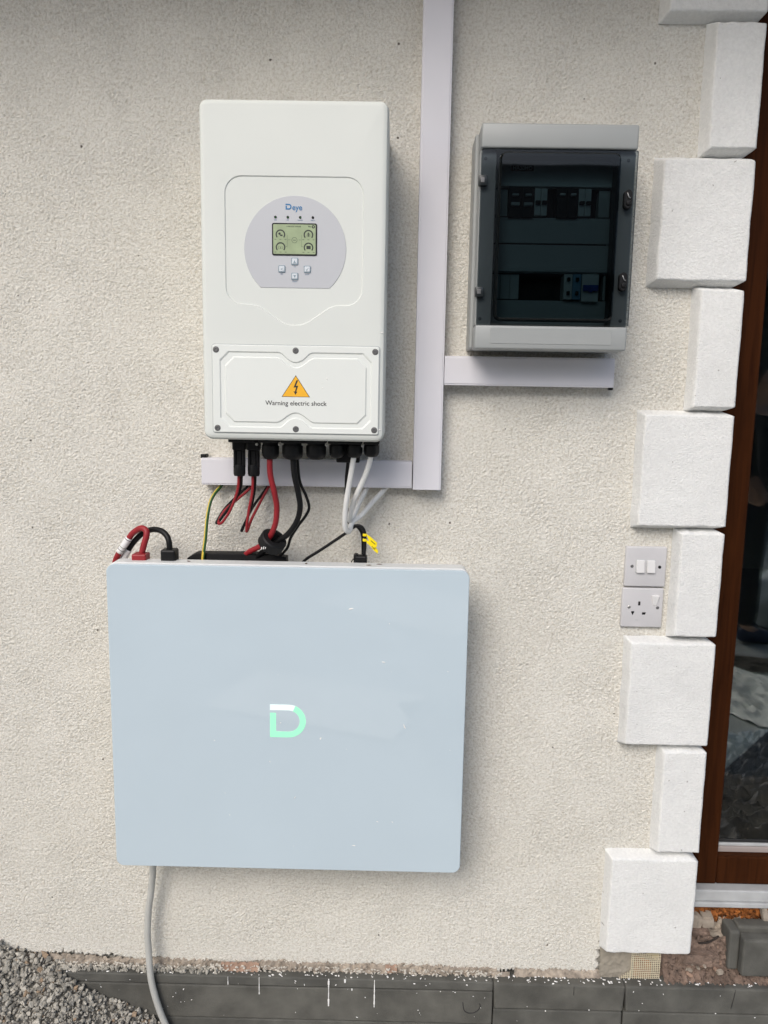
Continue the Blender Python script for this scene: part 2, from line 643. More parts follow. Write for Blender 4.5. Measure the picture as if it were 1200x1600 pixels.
# wall: dense, really displaced roughcast over the part in view
ST = 0.0021
xs = np.arange(-1.25, 0.671, ST)
zs = np.arange(0.205, 2.46, ST)
nx, nz_ = len(xs), len(zs)
X, Z = np.meshgrid(xs, zs)
a = fftnoise(nx, nz_, ST, 0.0026, 0.0060, 1)
b_ = fftnoise(nx, nz_, ST, 0.010, 0.022, 2)
c_ = fftnoise(nx, nz_, ST, 0.12, 0.5, 3)
reg = np.clip(0.95 + 0.13 * fftnoise(nx, nz_, ST, 0.10, 0.35, 4), 0.6, 1.3)
low = np.clip((Z - 0.20) / 0.10, 0.55, 1.0)
H = (np.tanh(a * 1.2) * 0.0012 + b_ * 0.0002) * reg * low + c_ * 0.0004
edge = 0.226 + 0.004 * np.interp(xs, np.linspace(-1.25, .69, 60), rng.standard_normal(60))[None, :] + 0.0025 * rng.standard_normal(nx)[None, :]
edge = edge - 0.012 * (np.abs(xs - 0.2) / 1.2)[None, :] * 0 + np.interp(xs, [-0.9, -0.4, 0, 0.25, 0.49, 0.7], [0.016, 0.004, -0.002, 0.0, -0.006, -0.006])[None, :]
Yw = -H
# the coat thins out to a ragged lower edge
t_ = np.clip((Z - edge) / 0.006, 0, 1)
Yw = Yw + (1 - t_) * 0.016
# broken-away coat next to the lowest corner block
brk = (X > 0.492 + 0.004 * np.sin(Z * 260)) & (Z < 0.292 + 0.006 * np.sin(X * 150))
Yw = np.where(brk, 0.014, Yw)
wall = grid_mesh('wall', X, Yw, Z, M_PLASTER, house)
# the rest of the wall out of view (coarser)
bm = bmesh.new()
box_bm(-6.0, -1.25, 0.0, 0.25, 0.0, 2.95, bm=bm)
box_bm(-1.25, 0.668, 0.02, 0.06, 0.0, 2.46, bm=bm)
box_bm(-1.25, 0.688, 0.0, 0.25, 2.4602, 2.95, bm=bm)
box_bm(0.688, 1.62, 0.0, 0.25, 2.40, 2.95, bm=bm)
box_bm(1.62, 4.0, 0.0, 0.25, 0.0, 2.95, bm=bm)
from_bm('wall_remainder', bm, M_PLASTER, house)
# eave that shades the top of the wall
eave = box('eave_soffit', -6.2, 4.2, -0.60, 0.0, 2.64, 2.68, M_SOFFIT, house, 0.003)
box('eave_fascia', -6.2, 4.2, -0.625, -0.602, 2.62, 2.78, M_WOOD, house, 0.003)
pyd('roof_slope', [(-6.2, -0.68, 2.78), (4.2, -0.68, 2.78), (4.2, 2.6, 4.37), (-6.2, 2.6, 4.37),
                   (-6.2, -0.68, 2.82), (4.2, -0.68, 2.82), (4.2, 2.6, 4.41), (-6.2, 2.6, 4.41)],
    [(0, 1, 2, 3), (7, 6, 5, 4), (0, 4, 5, 1), (1, 5, 6, 2), (2, 6, 7, 3), (3, 7, 4, 0)], M_TILE, house)


# ---- corner blocks
def quoin(xf, z0, z1, seed):
    """xf: left edge of the flat face, z0..z1 its height; wraps the corner at x = 0.689"""
    g = np.random.default_rng(seed)
    bl, bz, HH, xr0 = (0.0125, 0.0115, 0.032, 0.6895) if z0 > 1.7 else (0.0090, 0.0095, 0.031, 0.6890)
    step = 0.0024
    nu = int((xr0 - xf + bl) / step); nv = int((z1 - z0 + 2 * bz) / step)
    u = np.linspace(0, 1, nu)[None, :]; v = np.linspace(0, 1, nv)[:, None]
    wob = lambda k, amp: amp * np.interp(np.linspace(0, 1, k), np.linspace(0, 1, 9), g.standard_normal(9))
    zz = (z0 - bz) + v * (z1 - z0 + 2 * bz) + np.zeros_like(u)
    dz = np.minimum(zz - (z0 - bz) - wob(nu, 0.0006)[None, :], (z1 + bz) - zz - wob(nu, 0.0008)[None, :])
    tz = np.clip(dz / bz, 0, 1)
    xr = xr0 - 0.019 * (1 - np.clip(tz[:, :1] * 1.0, 0, 1)) + wob(nv, 0.0005)[:, None]
    xl = xf - bl + wob(nv, 0.0006)[:, None]
    xx = xl + u * (xr - xl)
    dx = (xx - xl)
    tx = np.clip(dx / bl, 0, 1)
    er = np.clip((xr - xx) / 0.004, 0, 1)
    t = -np.log(np.exp(-40 * tx) + np.exp(-40 * tz) + 1e-18) / 40
    t = np.where(t > 0.9, 0.9 + (t - 0.9) * 0.8, t) / 0.98
    t = np.clip(t, 0, 1)
    h = HH * t * (1 - 0.10 * (1 - er) ** 2)
    nse = fftnoise(nu, nv, step, 0.004, 0.009, seed + 50) * 0.0002 + fftnoise(nu, nv, step, 0.03, 0.10, seed + 90) * 0.00018
    yy = -h - nse * (0.3 + 0.7 * t)
    # return skirt on the right, back to the frame
    xx = np.concatenate([xx, xx[:, -1:] + 0.0005, xx[:, -1:]], 1)
    yy = np.concatenate([yy, yy[:, -1:] + 0.004, np.full((nv, 1), 0.055)], 1)
    zz = np.concatenate([zz, zz[:, -1:], zz[:, -1:]], 1)
    return grid_mesh('quoin_block', xx, yy, zz, M_QUOIN, house)


QW, QN = 0.5125, 0.5985
for i, (xf, z0, z1) in enumerate([(0.507, 2.255, 2.475), (QN, 2.012, 2.234), (0.5155, 1.765, 1.990), (0.6045, 1.518, 1.746),
                                  (0.510, 1.274, 1.500), (0.601, 1.039, 1.258), (QW, 0.797, 1.021), (QN, 0.549, 0.780),
                                  (0.5005, 0.303, 0.529)]):
    quoin(xf, z0, z1, 100 + i)

# ---- brown glazed door in the reveal
YF = 0.060
door = empty('door', (0.69, YF, 0.40)); door.parent = house
door['label'] = 'dark brown woodgrain glazed door set back beside the white corner blocks'


def dpart(name, *a, **k):
    o = box(name, *a, **k)
    o.parent = door
    o.matrix_parent_inverse = Matrix.Translation(door.location).inverted()
    return o


dpart('frame_stile', 0.640, 0.7735, YF, YF + 0.07, 0.4151, 2.40, M_WOOD, bev=0.004)
dpart('frame_stile', 1.535, 1.63, YF, YF + 0.07, 0.4151, 2.40, M_WOOD, bev=0.004)
dpart('frame_rail', 0.7735, 1.535, YF + 0.001, YF + 0.07, 0.4151, 0.4845, M_WOOD, bev=0.004)
dpart('frame_rail', 0.7735, 1.535, YF + 0.001, YF + 0.07, 2.33, 2.40, M_WOOD, bev=0.004)
dpart('glazing_spacer', 0.7735, 1.535, YF + 0.020, YF + 0.055, 0.4847, 0.497, M_BEAD, bev=0.001)
dpart('glazing_bead', 0.7735, 1.535, YF + 0.024, YF + 0.05, 0.4972, 0.5045, M_ALU, bev=0.002)
dpart('gasket', 0.7735, 1.535, YF + 0.028, YF + 0.05, 0.5047, 0.512, M_RUBBER, bev=0.001)
dpart('pane', 0.7736, 1.535, YF + 0.0305, YF + 0.0345, 0.5122, 2.33, G_DOOR)
dpart('pane', 0.7736, 1.535, YF + 0.0485, YF + 0.0525, 0.5122, 2.33, G_DOOR)
th = dpart('threshold', 0.66, 1.62, YF - 0.022, YF + 0.07, 0.386, 0.414, M_ALU, bev=0.003)
dpart('threshold_lip', 0.66, 1.62, YF - 0.027, YF + 0.03, 0.374, 0.3855, M_ALU, bev=0.002)

# room behind the glass
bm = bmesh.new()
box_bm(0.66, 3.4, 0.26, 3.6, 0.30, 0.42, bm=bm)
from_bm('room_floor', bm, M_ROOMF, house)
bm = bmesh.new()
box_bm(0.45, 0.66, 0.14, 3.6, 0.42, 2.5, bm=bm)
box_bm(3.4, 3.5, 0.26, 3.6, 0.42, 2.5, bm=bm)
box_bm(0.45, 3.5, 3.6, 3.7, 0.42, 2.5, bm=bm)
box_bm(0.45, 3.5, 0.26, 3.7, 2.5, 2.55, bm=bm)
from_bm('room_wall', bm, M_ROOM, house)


# ---- plinth slabs, ledge mortar, rubble under the door
def slab(x0, x1, z0, z1, m_, yf=-0.030, bev=0.0025, jog=0.0):
    bm = box_bm(x0, x1, yf, 0.05, z0, z1, bev, 2)
    for v in bm.verts:
        p = v.co
        v.co.x += jog * (0.5 if p.x > (x0 + x1) / 2 else -0.5) * (1 if p.z > (z0 + z1) / 2 else -1)
    return from_bm('plinth_slab', bm, m_, house)


for x0, x1 in ((-2.6, -1.20), (-1.198, 0.2495)):
    slab(x0, x1, 0.1985, 0.2205, M_SLATE)
    slab(x0, x1, 0.1155, 0.1965, M_SLATE2, -0.0305)
    slab(x0, x1, 0.0005, 0.1135, M_SLATE, -0.030)
for k, (x0, x1, mm) in enumerate(((0.2520, 0.5465, M_SLATE2), (0.5495, 1.02, M_SLATE), (1.022, 1.62, M_SLATE2))):
    slab(x0, x1, 0.1565, 0.2200, mm, -0.032, 0.004, jog=0.003 if k < 2 else 0)
    slab(x0 - (0.003 if k == 1 else 0), x1 - (0.003 if k == 0 else 0), 0.0005, 0.1550, M_SLATE, -0.0315, 0.003)


def rough_strip(name, x0, x1, zf0, zf1, yfun, amp, m_, seed, step=0.003, parent=house):
    xs_ = np.arange(x0, x1, step)
    k = max(4, int(abs(zf1(xs_.mean()) - zf0(xs_.mean())) / step) + 3)
    v = np.linspace(0, 1, k)[:, None]
    za = np.array([zf0(x) for x in xs_])[None, :]; zb = np.array([zf1(x) for x in xs_])[None, :]
    ZZ = za + v * (zb - za)
    XX = np.repeat(xs_[None, :], k, 0)
    nn = fftnoise(len(xs_), k, step, 0.006, 0.016, seed)
    n2 = fftnoise(len(xs_), max(k, 12), step, 0.02, 0.06, seed + 1)[:k]
    YY = yfun(v) - amp * (nn + 0.6 * n2)
    ZZ = ZZ + amp * 0.6 * fftnoise(len(xs_), k, step, 0.006, 0.016, seed + 2)
    return grid_mesh(name, XX, YY, ZZ, m_, parent)


# mortar fillet along the foot of the coat, lying on the ledge
rough_strip('mortar_fillet', -1.2, 0.262, lambda x: 0.2185, lambda x: 0.240 + 0.003 * math.sin(x * 23), lambda v: -0.011 + 0.014 * v, 0.0022, M_MORTAR, 300)
rough_strip('mortar_fillet', 0.30, 0.50, lambda x: 0.2185, lambda x: 0.236, lambda v: -0.010 + 0.012 * v, 0.0016, M_MORTAR, 310)
rough_strip('red_brick_patch', -0.372, -0.285, lambda x: 0.2215, lambda x: 0.237, lambda v: -0.0155 + 0.010 * v, 0.0012, M_REDM, 320)
rough_strip('red_brick_patch', 0.005, 0.035, lambda x: 0.226, lambda x: 0.237, lambda v: -0.0135 + 0.010 * v, 0.0012, M_REDM, 330)
rough_strip('insulation_patch', 0.254, 0.292, lambda x: 0.219, lambda x: 0.229, lambda v: -0.010 + 0.004 * v, 0.0006, M_MORTAR, 340)
# grey adhesive patch under the lowest corner block
rough_strip('adhesive_patch', 0.494, 0.575, lambda x: 0.219, lambda x: 0.312, lambda v: -0.004 + 0.002 * v, 0.0007, M_GREYM, 350)
rough_strip('insulation_board', 0.578, 0.632, lambda x: 0.292 - (x - 0.578) * 0.65, lambda x: 0.312, lambda v: 0.004 + 0.0 * v, 0.0002, M_CREAM, 360)
rough_strip('brick_core', 0.560, 0.80, lambda x: 0.219, lambda x: 0.315, lambda v: 0.002 + 0.012 * v, 0.0022, M_BRICKM, 370)
rough_strip('rust_core', 0.575, 0.615, lambda x: 0.219, lambda x: 0.265 + 0.4 * (0.60 - x), lambda v: -0.0005 + 0.0 * v, 0.0008, M_FOAM, 375)
# ragged fibreglass mesh
bm = bmesh.new()
for k in range(15):
    x = 0.566 + k * 0.0046
    zt = 0.302 if k < 2 else (0.291 - 0.0012 * k if k < 13 else 0.285)
    bx_ = 0.00065
    off = 0.0025 * max(0, k - 8) / 6
    box_bm(x - bx_, x + bx_, -0.0075, -0.0062, 0.2205 + off, zt, bm=bm)
for k in range(15):
    z = 0.2235 + k * 0.0046
    x1 = 0.632 - 0.0006 * (k % 3)
    x0 = 0.5655 if k > 3 else 0.545 + 0.006 * k
    box_bm(x0, x1, -0.0081, -0.0071, z - 0.0006, z + 0.0006, bm=bm)
for k in range(6):
    x = 0.541 + k * 0.0046
    box_bm(x - 0.0008, x + 0.0008, -0.0075, -0.0062, 0.2205, 0.2235 + 0.0034 * k, bm=bm)
from_bm('fibreglass_mesh', bm, M_MESH, house)

# rubble shelf under the door sill, foam above it
rough_strip('rubble_shelf', 0.64, 1.62, lambda x: 0.219, lambda x: 0.300, lambda v: -0.020 + 0.075 * v ** 0.8, 0.0035, M_BRICKM, 380)
rough_strip('rubble_shelf', 0.64, 1.62, lambda x: 0.296, lambda x: 0.334, lambda v: 0.052 + 0.012 * v, 0.0030, M_MORTAR, 385)
rough_strip('rust_foam', 0.64, 1.62, lambda x: 0.322 + 0.006 * math.sin(x * 40), lambda x: 0.376, lambda v: 0.062 - 0.006 * np.sin(v * 3.1), 0.0035, M_FOAM, 390)


def rock(name, loc, size, seed, m_, rot=0.0, parent=house):
    bm = bmesh.new()
    bmesh.ops.create_cube(bm, size=1)
    bmesh.ops.bevel(bm, geom=list(bm.edges), offset=0.12, segments=2, affect='EDGES')
    g = random.Random(seed)
    R = Matrix.Rotation(rot, 3, 'Y') @ Matrix.Rotation(g.uniform(-.2, .2), 3, 'Z')
    for v in bm.verts:
        v.co += Vector((g.uniform(-.07, .07), g.uniform(-.07, .07), g.uniform(-.07, .07)))
        v.co = R @ Vector((v.co.x * size[0], v.co.y * size[1], v.co.z * size[2])) + Vector(loc)
    return from_bm(name, bm, m_, parent)


M_STONE = mat('pale_rubble_stone', (0.34, 0.29, 0.235), 0.95, 0.2, 60, 0.001, 150)
rock('rubble_brick', (0.705, 0.045, 0.337), (0.058, 0.03, 0.034), 3, M_STONE, 0.10)
rock('rubble_brick', (0.752, 0.046, 0.335), (0.030, 0.03, 0.026), 4, M_STONE, -0.2)
rock('rubble_brick', (0.716, 0.036, 0.312), (0.080, 0.03, 0.022), 5, M_BRICKM, 0.12)
rock('rubble_brick', (0.775, 0.038, 0.292), (0.060, 0.04, 0.030), 6, M_MORTAR, -0.05)
rock('rubble_brick', (0.722, 0.010, 0.270), (0.085, 0.035, 0.036), 8, M_BRICKM, 0.03)
gg = random.Random(77)
for k in range(26):
    rock('rubble_chip', (gg.uniform(0.69, 0.79), gg.uniform(-0.016, 0.030), 0.236 + gg.uniform(0, 0.03)), (gg.uniform(0.005, 0.016), gg.uniform(0.005, 0.014), gg.uniform(0.004, 0.010)), 500 + k, gg.choice([M_STONE, M_BRICKM, M_MORTAR, M_REDM]), gg.uniform(-0.6, 0.6))
rock('rubble_stick', (0.885, 0.040, 0.345), (0.014, 0.014, 0.055), 9, M_STONE, -0.25)
tube('rubble_stick', [(0.722, 0.012, 0.299), (0.745, 0.010, 0.304), (0.768, 0.012, 0.318)], 0.0022, mat('dark_twig', (0.03, 0.022, 0.018), 0.9, 0.2, 60), house, 6, 4)

# white paint drips and splashes on the slabs
drip_bm = bmesh.new()
for x, z0, z1, w_ in ((-0.281, 0.178, 0.2205, 0.0011), (-0.123, 0.152, 0.2205, 0.0016), (-0.019, 0.152, 0.2205, 0.0013), (-0.352, 0.2005, 0.2205, 0.0010),
                      (-0.086, 0.212, 0.2205, 0.002), (-0.070, 0.193, 0.198, 0.0018)):
    z = z1
    while z > z0:
        l = random.uniform(0.004, 0.012)
        ww = w_ * random.uniform(0.5, 1.35)
        box_bm(x - ww, x + ww, -0.0318, -0.0298, max(z0, z - l), z - 0.0003, 0.0004, 1, bm=drip_bm)
        z -= l
from_bm('paint_drip', drip_bm, M_PAINTW, house)['kind'] = 'stuff'


def splats(name, spots, m_, parent, axis='y'):
    """small irregular flecks lying on a face"""
    v, f = [], []
    for x, y, z, r, el in spots:
        k0 = len(v)
        a0 = random.uniform(0, PI)
        nn = 7
        v.append(Vector((x, y, z)) + (Vector((0, -0.0008, 0)) if axis == 'y' else Vector((0, 0, 0.0012))))
        for k in range(nn):
            a = 2 * PI * k / nn
            rr = r * random.uniform(0.6, 1.25)
            dx, dz = rr * math.cos(a) * el, rr * math.sin(a)
            ca, sa = math.cos(a0), math.sin(a0)
            d = Vector((dx * ca - dz * sa, 0, dx * sa + dz * ca)) if axis == 'y' else Vector((dx * ca - dz * sa, dx * sa + dz * ca, 0))
            v.append(Vector((x, y, z)) + d)
        for k in range(nn):
            f.append((k0, k0 + 1 + k, k0 + 1 + (k + 1) % nn))
    o = pyd(name, v, f, m_, parent)
    o['kind'] = 'stuff'
    return o


R_ = random.uniform
splats('paint_splash', [(R_(-0.7, 0.25), -0.0309, R_(0.12, 0.215), R_(0.0005, 0.0017), R_(1, 2.2)) for _ in range(46)] +
       [(R_(0.26, 0.9), -0.0325, R_(0.10, 0.215), R_(0.0006, 0.0018), R_(1, 2)) for _ in range(14)], M_PAINTW, house)
splats('ledge_crumb', [(R_(-0.75, 0.27), R_(-0.028, -0.010), 0.2215, R_(0.0007, 0.0024), R_(1, 2)) for _ in range(110)] +
       [(R_(0.26, 0.95), R_(-0.030, -0.004), 0.2210, R_(0.0008, 0.0026), R_(1, 2)) for _ in range(90)], M_PAINTW, house, 'z')
M_CRUMB = mat('mortar_crumb', (0.58, 0.54, 0.47), 0.9, 0.2, 60)
splats('fillet_crumb', [(R_(-0.75, 0.27), R_(-0.0175, -0.0155), R_(0.223, 0.238), R_(0.0008, 0.0028), R_(1, 2)) for _ in range(420)], M_CRUMB, house)
# scratched hook and the scrape marks on the right-hand end of the long slab
tube('scratch_mark', [(0.182, -0.0305, 0.170), (0.186, -0.0306, 0.150), (0.197, -0.0306, 0.143), (0.212, -0.0306, 0.146), (0.222, -0.0306, 0.158), (0.220, -0.0305, 0.168)],
     0.0011, M_INK, house, 5, 6)
tube('scratch_mark', [(0.795, -0.032, 0.218), (0.792, -0.0325, 0.195), (0.788, -0.0322, 0.172)], 0.0008, M_INK, house, 5, 4)
tube('scratch_mark', [(0.432, -0.032, 0.217), (0.432, -0.0325, 0.196)], 0.0007, M_INK, house, 5, 4)

# loose grey corner slab leaning on the shelf at the right
cs = empty('corner_slab', (0.83, -0.01, 0.235))
tag(cs, 'loose dark grey L-shaped corner slab resting on the rubble below the door', 'stone slab')


def cpart(name, bm, m_):
    o = from_bm(name, bm, m_, cs)
    o.matrix_parent_inverse = Matrix.Translation(cs.location).inverted()
    return o


cpart('face', box_bm(0.8115, 1.06, -0.018, 0.012, 0.240, 0.331, 0.005), M_SLATE)
cpart('return_leg', box_bm(0.7855, 0.8095, -0.004, 0.044, 0.246, 0.342, 0.005), M_SLATE)
cpart('top_bed', box_bm(0.8097, 1.05, 0.0123, 0.044, 0.262, 0.343, 0.005), M_SLATE2)

# ------------------------------------------------------------------ gravel heap
def heap(x, y):
    prof = np.interp(x, [-1.6, -0.87, -0.726, -0.582, -0.48, -0.36, -0.2, 0.2], [0.42, 0.270, 0.214, 0.148, 0.086, 0.035, 0.004, -0.02])
    return prof + 0.10 * (y + 0.03) + 0.006 * np.sin(x * 31 + y * 17)


hx = np.arange(-1.7, 0.1, 0.02); hy = np.arange(-0.9, 0.0, 0.02)
HX, HY = np.meshgrid(hx, hy)
HZ = heap(HX, HY)
HZ = np.where(HY < -0.45, HZ - (-(HY + 0.45)) * 0.5, HZ)
heap_o = empty('gravel_heap', (-0.8, -0.2, 0))
tag(heap_o, 'heap of grey crushed stone gravel against the wall, lower left', 'gravel heap')
M_GRB = mat('gravel_fines', (0.20, 0.185, 0.155), 0.95, 0.4, 90, 0.004, 150)
hm = grid_mesh('bed', HX, HY, HZ - 0.006, M_GRB, heap_o)
hm.matrix_parent_inverse = Matrix.Translation(heap_o.location).inverted()
ico = bmesh.new()
bmesh.ops.create_icosphere(ico, subdivisions=1, radius=1)
iv = np.array([v.co[:] for v in ico.verts]); ifc = np.array([[v.index for v in f.verts] for f in ico.faces])
ico.free()
M_GR = [mat('gravel_a', (0.36, 0.34, 0.295), 0.9, 0.25, 70, 0.0008, 400), mat('gravel_b', (0.45, 0.425, 0.37), 0.9, 0.2, 70, 0.0008, 400),
        mat('gravel_c', (0.24, 0.225, 0.195), 0.9, 0.25, 70, 0.0008, 400), mat('gravel_tan', (0.30, 0.22, 0.15), 0.9, 0.2, 70, 0.0008, 400)]


def stones(name, P, S, m_, parent):
    k = len(P)
    vv = np.repeat(iv[None], k, 0) * (1 + 0.30 * rng.standard_normal((k, len(iv), 1)).clip(-1, 1))
    vv *= S[:, None, :]
    an = rng.uniform(0, 2 * PI, (k, 3))
    for ax in range(3):
        c, s_ = np.cos(an[:, ax])[:, None], np.sin(an[:, ax])[:, None]
        i, j = [(0, 1), (1, 2), (0, 2)][ax]
        vi, vj = vv[..., i].copy(), vv[..., j].copy()
        vv[..., i] = vi * c - vj * s_; vv[..., j] = vi * s_ + vj * c
    vv += P[:, None, :]
    ff = (ifc[None] + (np.arange(k) * len(iv))[:, None, None]).reshape(-1, 3)
    me = bpy.data.meshes.new(name)
    me.from_pydata(vv.reshape(-1, 3), [], ff.tolist())
    o = link(name, me, m_, parent, False)
    o['kind'] = 'stuff'
    return o


for kk, cnt in enumerate((10500, 7800, 6000, 450)):
    px_ = rng.uniform(-1.35, -0.25, cnt); py_ = rng.uniform(-0.55, -0.002, cnt)
    hz_ = heap(px_, py_) + rng.uniform(-0.005, 0.004, cnt)
    sz_ = (0.0024 + 0.0038 * rng.random(cnt) ** 2.6)
    if kk == 3:
        sz_ *= 1.35
    keep = ((py_ < -0.034) | (hz_ > 0.222)) & (py_ < -0.004)
    px_, py_, hz_, sz_ = px_[keep], py_[keep], hz_[keep], sz_[keep]
    sc = sz_[:, None] * rng.uniform(0.45, 1.55, (len(sz_), 3))
    o = stones('stones', np.stack([px_, py_, hz_], 1), sc, M_GR[kk], heap_o)
    o.matrix_parent_inverse = Matrix.Translation(heap_o.location).inverted()
# stray chippings on the ledge
cnt = 260
px_ = -0.76 + 0.40 * rng.random(cnt) ** 1.5
py_ = rng.uniform(-0.026, -0.008, cnt)
sz_ = 0.0022 + 0.003 * rng.random(cnt)
o = stones('stones', np.stack([px_, py_, np.full(cnt, 0.222) + sz_ * 0.5], 1), sz_[:, None] * rng.uniform(0.6, 1.3, (cnt, 3)), M_GR[0], heap_o)
o.matrix_parent_inverse = Matrix.Translation(heap_o.location).inverted()


# ------------------------------------------------------------------ cable trunking
def trunking(label, x0, x1, z0, z1, d, vertical):
    t = empty('trunking', ((x0 + x1) / 2, 0, z0))
    tag(t, label, 'trunking', 'white cable trunking on the wall')
    inv = Matrix.Translation(t.location).inverted()
    tb = box('base', x0, x1, -d + 0.0012, 0.003, z0, z1, M_TRUNK, t, 0.0008, 2)
    ex, ez = (0.0030, 0.0) if vertical else (0.0, 0.0030)
    lid = from_bm('lid', box_bm(x0 + ex, x1 - ex, -d, -d + 0.0058, z0 + ez, z1 - ez, 0.0008, 2), M_TRUNK, t)
    for o in (tb, lid):
        o.matrix_parent_inverse = inv
    return t


trunking('tall white vertical cable trunking running to the top of the wall', 0.0425, 0.0995, 1.3405, 2.638, 0.040, True)
tl = trunking('white horizontal cable trunking behind the cables below the inverter', -0.3915, 0.0405, 1.3425, 1.3975, 0.034, False)
tr = trunking('short white horizontal cable trunking below the grey distribution board', 0.1005, 0.4400, 1.5530, 1.6105, 0.036, False)
for par, (cx, cz, dx, dz) in ((tl, (-0.3885, 1.4000, 0.006, 0.004)), (tr, (0.4395, 1.5525, 0.004, 0.004))):
    o = rock('black_blob', (cx, -0.016, cz), (dx * 2, 0.02, dz * 2), 21, M_BLACK, 0, par)  # small black lump at the trunking end
    o.matrix_parent_inverse = Matrix.Translation(par.location).inverted()

# ------------------------------------------------------------------ inverter
inv = empty('inverter', (-0.181, 0, 1.448))
tag(inv, 'tall white solar inverter with small screen and electric shock warning cover', 'inverter')
INVM = Matrix.Translation(inv.location).inverted()
IX0, IX1, IZ0, IZ1, IY = -0.3480, -0.0165, 1.4440, 2.0330, -0.190
recess = []
# recessed display field with a chevron foot
rr = rrect(-0.3035, -0.0585, 1.686, 1.9055, 0.030, 7)
top = rr[:16]
foot = [(-0.3035 + 0.030 - 0.030 * math.cos(a), 1.686 + 0.030 - 0.030 * math.sin(a)) for a in [math.radians(t) for t in (0, 15, 30, 45, 60, 75, 90)]]
chev = [(-0.2545, 1.6855), (-0.2420, 1.6815), (-0.2060, 1.6570), (-0.1935, 1.6515), (-0.1800, 1.6495), (-0.1665, 1.6515), (-0.1540, 1.6570), (-0.1180, 1.6815), (-0.1055, 1.6855)]
foot2 = [(-0.0585 - 0.030 + 0.030 * math.sin(a), 1.686 + 0.030 - 0.030 * math.cos(a)) for a in [math.radians(t) for t in (0, 15, 30, 45, 60, 75, 90)]]
recess = top + foot + chev + foot2
bm = bmesh.new()
outer = rrect(IX0, IX1, IZ0, IZ1, 0.016, 6)
prev = None
for r_, yy in ((0.0, 0.0), (0.0, IY + 0.014), (0.0012, IY + 0.007), (0.0035, IY + 0.0028), (0.0072, IY + 0.0006), (0.0115, IY)):
    L_ = loop(bm, offset_poly(outer, r_) if r_ else outer, yy)
    if prev:
        bridge(bm, prev, L_)
    prev = L_
A = loop(bm, recess, IY)
fill_between(bm, [prev, A])
B = loop(bm, offset_poly(recess, 0.0016), IY + 0.0018)
bridge(bm, A, B)
fill_between(bm, [B])
body = from_bm('body', bm, M_INV, inv)
body.matrix_parent_inverse = INVM
auto(body, 28)


def ip(o):
    o.parent = inv
    o.matrix_parent_inverse = INVM
    return o


def sub(o, par):
    o.parent = par
    return o


# display label
cx, cz, rad = -0.1793, 1.7825, 0.0905
a0 = math.asin((cz - 1.7160) / rad)
pts = [(cx + rad * math.cos(a), cz + rad * math.sin(a)) for a in np.linspace(-a0, PI + a0, 60)]
YD = IY + 0.0018
disp = ip(extrude_poly('display_label', pts, YD - 0.0009, YD + 0.0006, M_SILVER, None, 0.0003))
YL = YD - 0.0010


def dchild(o):
    o.parent = disp
    return o


# raised surround and screen
dchild(extrude_poly('screen_bezel', rrect(-0.2200, -0.1405, 1.7715, 1.8265, 0.003, 3), YL - 0.0014, YL + 0.0004, M_BLACK, None, 0.0004))
dchild(extrude_poly('screen', rrect(-0.2177, -0.1428, 1.7738, 1.8242, 0.0015, 2), YL - 0.0017, YL - 0.0010, M_LCD))
YS = YL - 0.00185


def arc_band(bm, cx, cz, r0, r1, a0, a1, y, n=18):
    a = np.radians(np.linspace(a0, a1, n))
    vi = [bm.verts.new((cx + r0 * math.cos(t), y, cz + r0 * math.sin(t))) for t in a]
    vo = [bm.verts.new((cx + r1 * math.cos(t), y, cz + r1 * math.sin(t))) for t in a]
    for i in range(n - 1):
        bm.faces.new((vi[i], vi[i + 1], vo[i + 1], vo[i]))


def quad(bm, x0, x1, z0, z1, y):
    bm.faces.new([bm.verts.new(p) for p in ((x0, y, z0), (x1, y, z0), (x1, y, z1), (x0, y, z1))])


bm = bmesh.new()
for gx_, gz_ in ((-0.2050, 1.8068), (-0.1555, 1.8068), (-0.2048, 1.7852), (-0.1553, 1.7852)):
    arc_band(bm, gx_, gz_, 0.0064, 0.0086, -40, 220, YS)
# gauge icons: sun, pylon, battery, load
arc_band(bm, -0.2066, 1.8082, 0.0, 0.0021, 0, 360, YS, 14)
quad(bm, -0.2054, -0.2012, 1.8040, 1.8066, YS)
for k in range(3):
    quad(bm, -0.1555 - 0.0033 + 0.0008 * k, -0.1555 + 0.0033 - 0.0008 * k, 1.8045 + 0.0022 * k, 1.8054 + 0.0022 * k, YS)
quad(bm, -0.1560, -0.1550, 1.8035, 1.8108, YS)
quad(bm, -0.1590, -0.1515, 1.7825, 1.7882, YS)
arc_band(bm, -0.1432 - 0.0037, 1.8206, 0.0012, 0.0029, 0, 360, YS, 16)
dchild(from_bm('screen_gauge', bm, M_LCDK))['kind'] = 'stuff'
bm = bmesh.new()
arc_band(bm, -0.1802, 1.7975, 0.0042, 0.0051, 0, 360, YS, 22)
quad(bm, -0.1825, -0.1779, 1.7968, 1.7982, YS)
for sx_ in (-1, 1):
    quad(bm, -0.1802 + sx_ * 0.0095 - 0.0022, -0.1802 + sx_ * 0.0095 + 0.0022, 1.7977, 1.7983, YS)
    quad(bm, -0.1802 + sx_ * 0.0125 - 0.0002, -0.1802 + sx_ * 0.0125 + 0.0002, 1.7865, 1.8060, YS)
    quad(bm, -0.1802 + sx_ * 0.0140 - 0.0015, -0.1802 + sx_ * 0.0140 + 0.0015, 1.7862, 1.7868, YS)
arc_band(bm, -0.2075, 1.7845, 0.0014, 0.0020, 60, 300, YS, 10)
arc_band(bm, -0.2022, 1.7845, 0.0014, 0.0020, -120, 120, YS, 10)
quad(bm, -0.2056, -0.2040, 1.7825, 1.7862, YS)
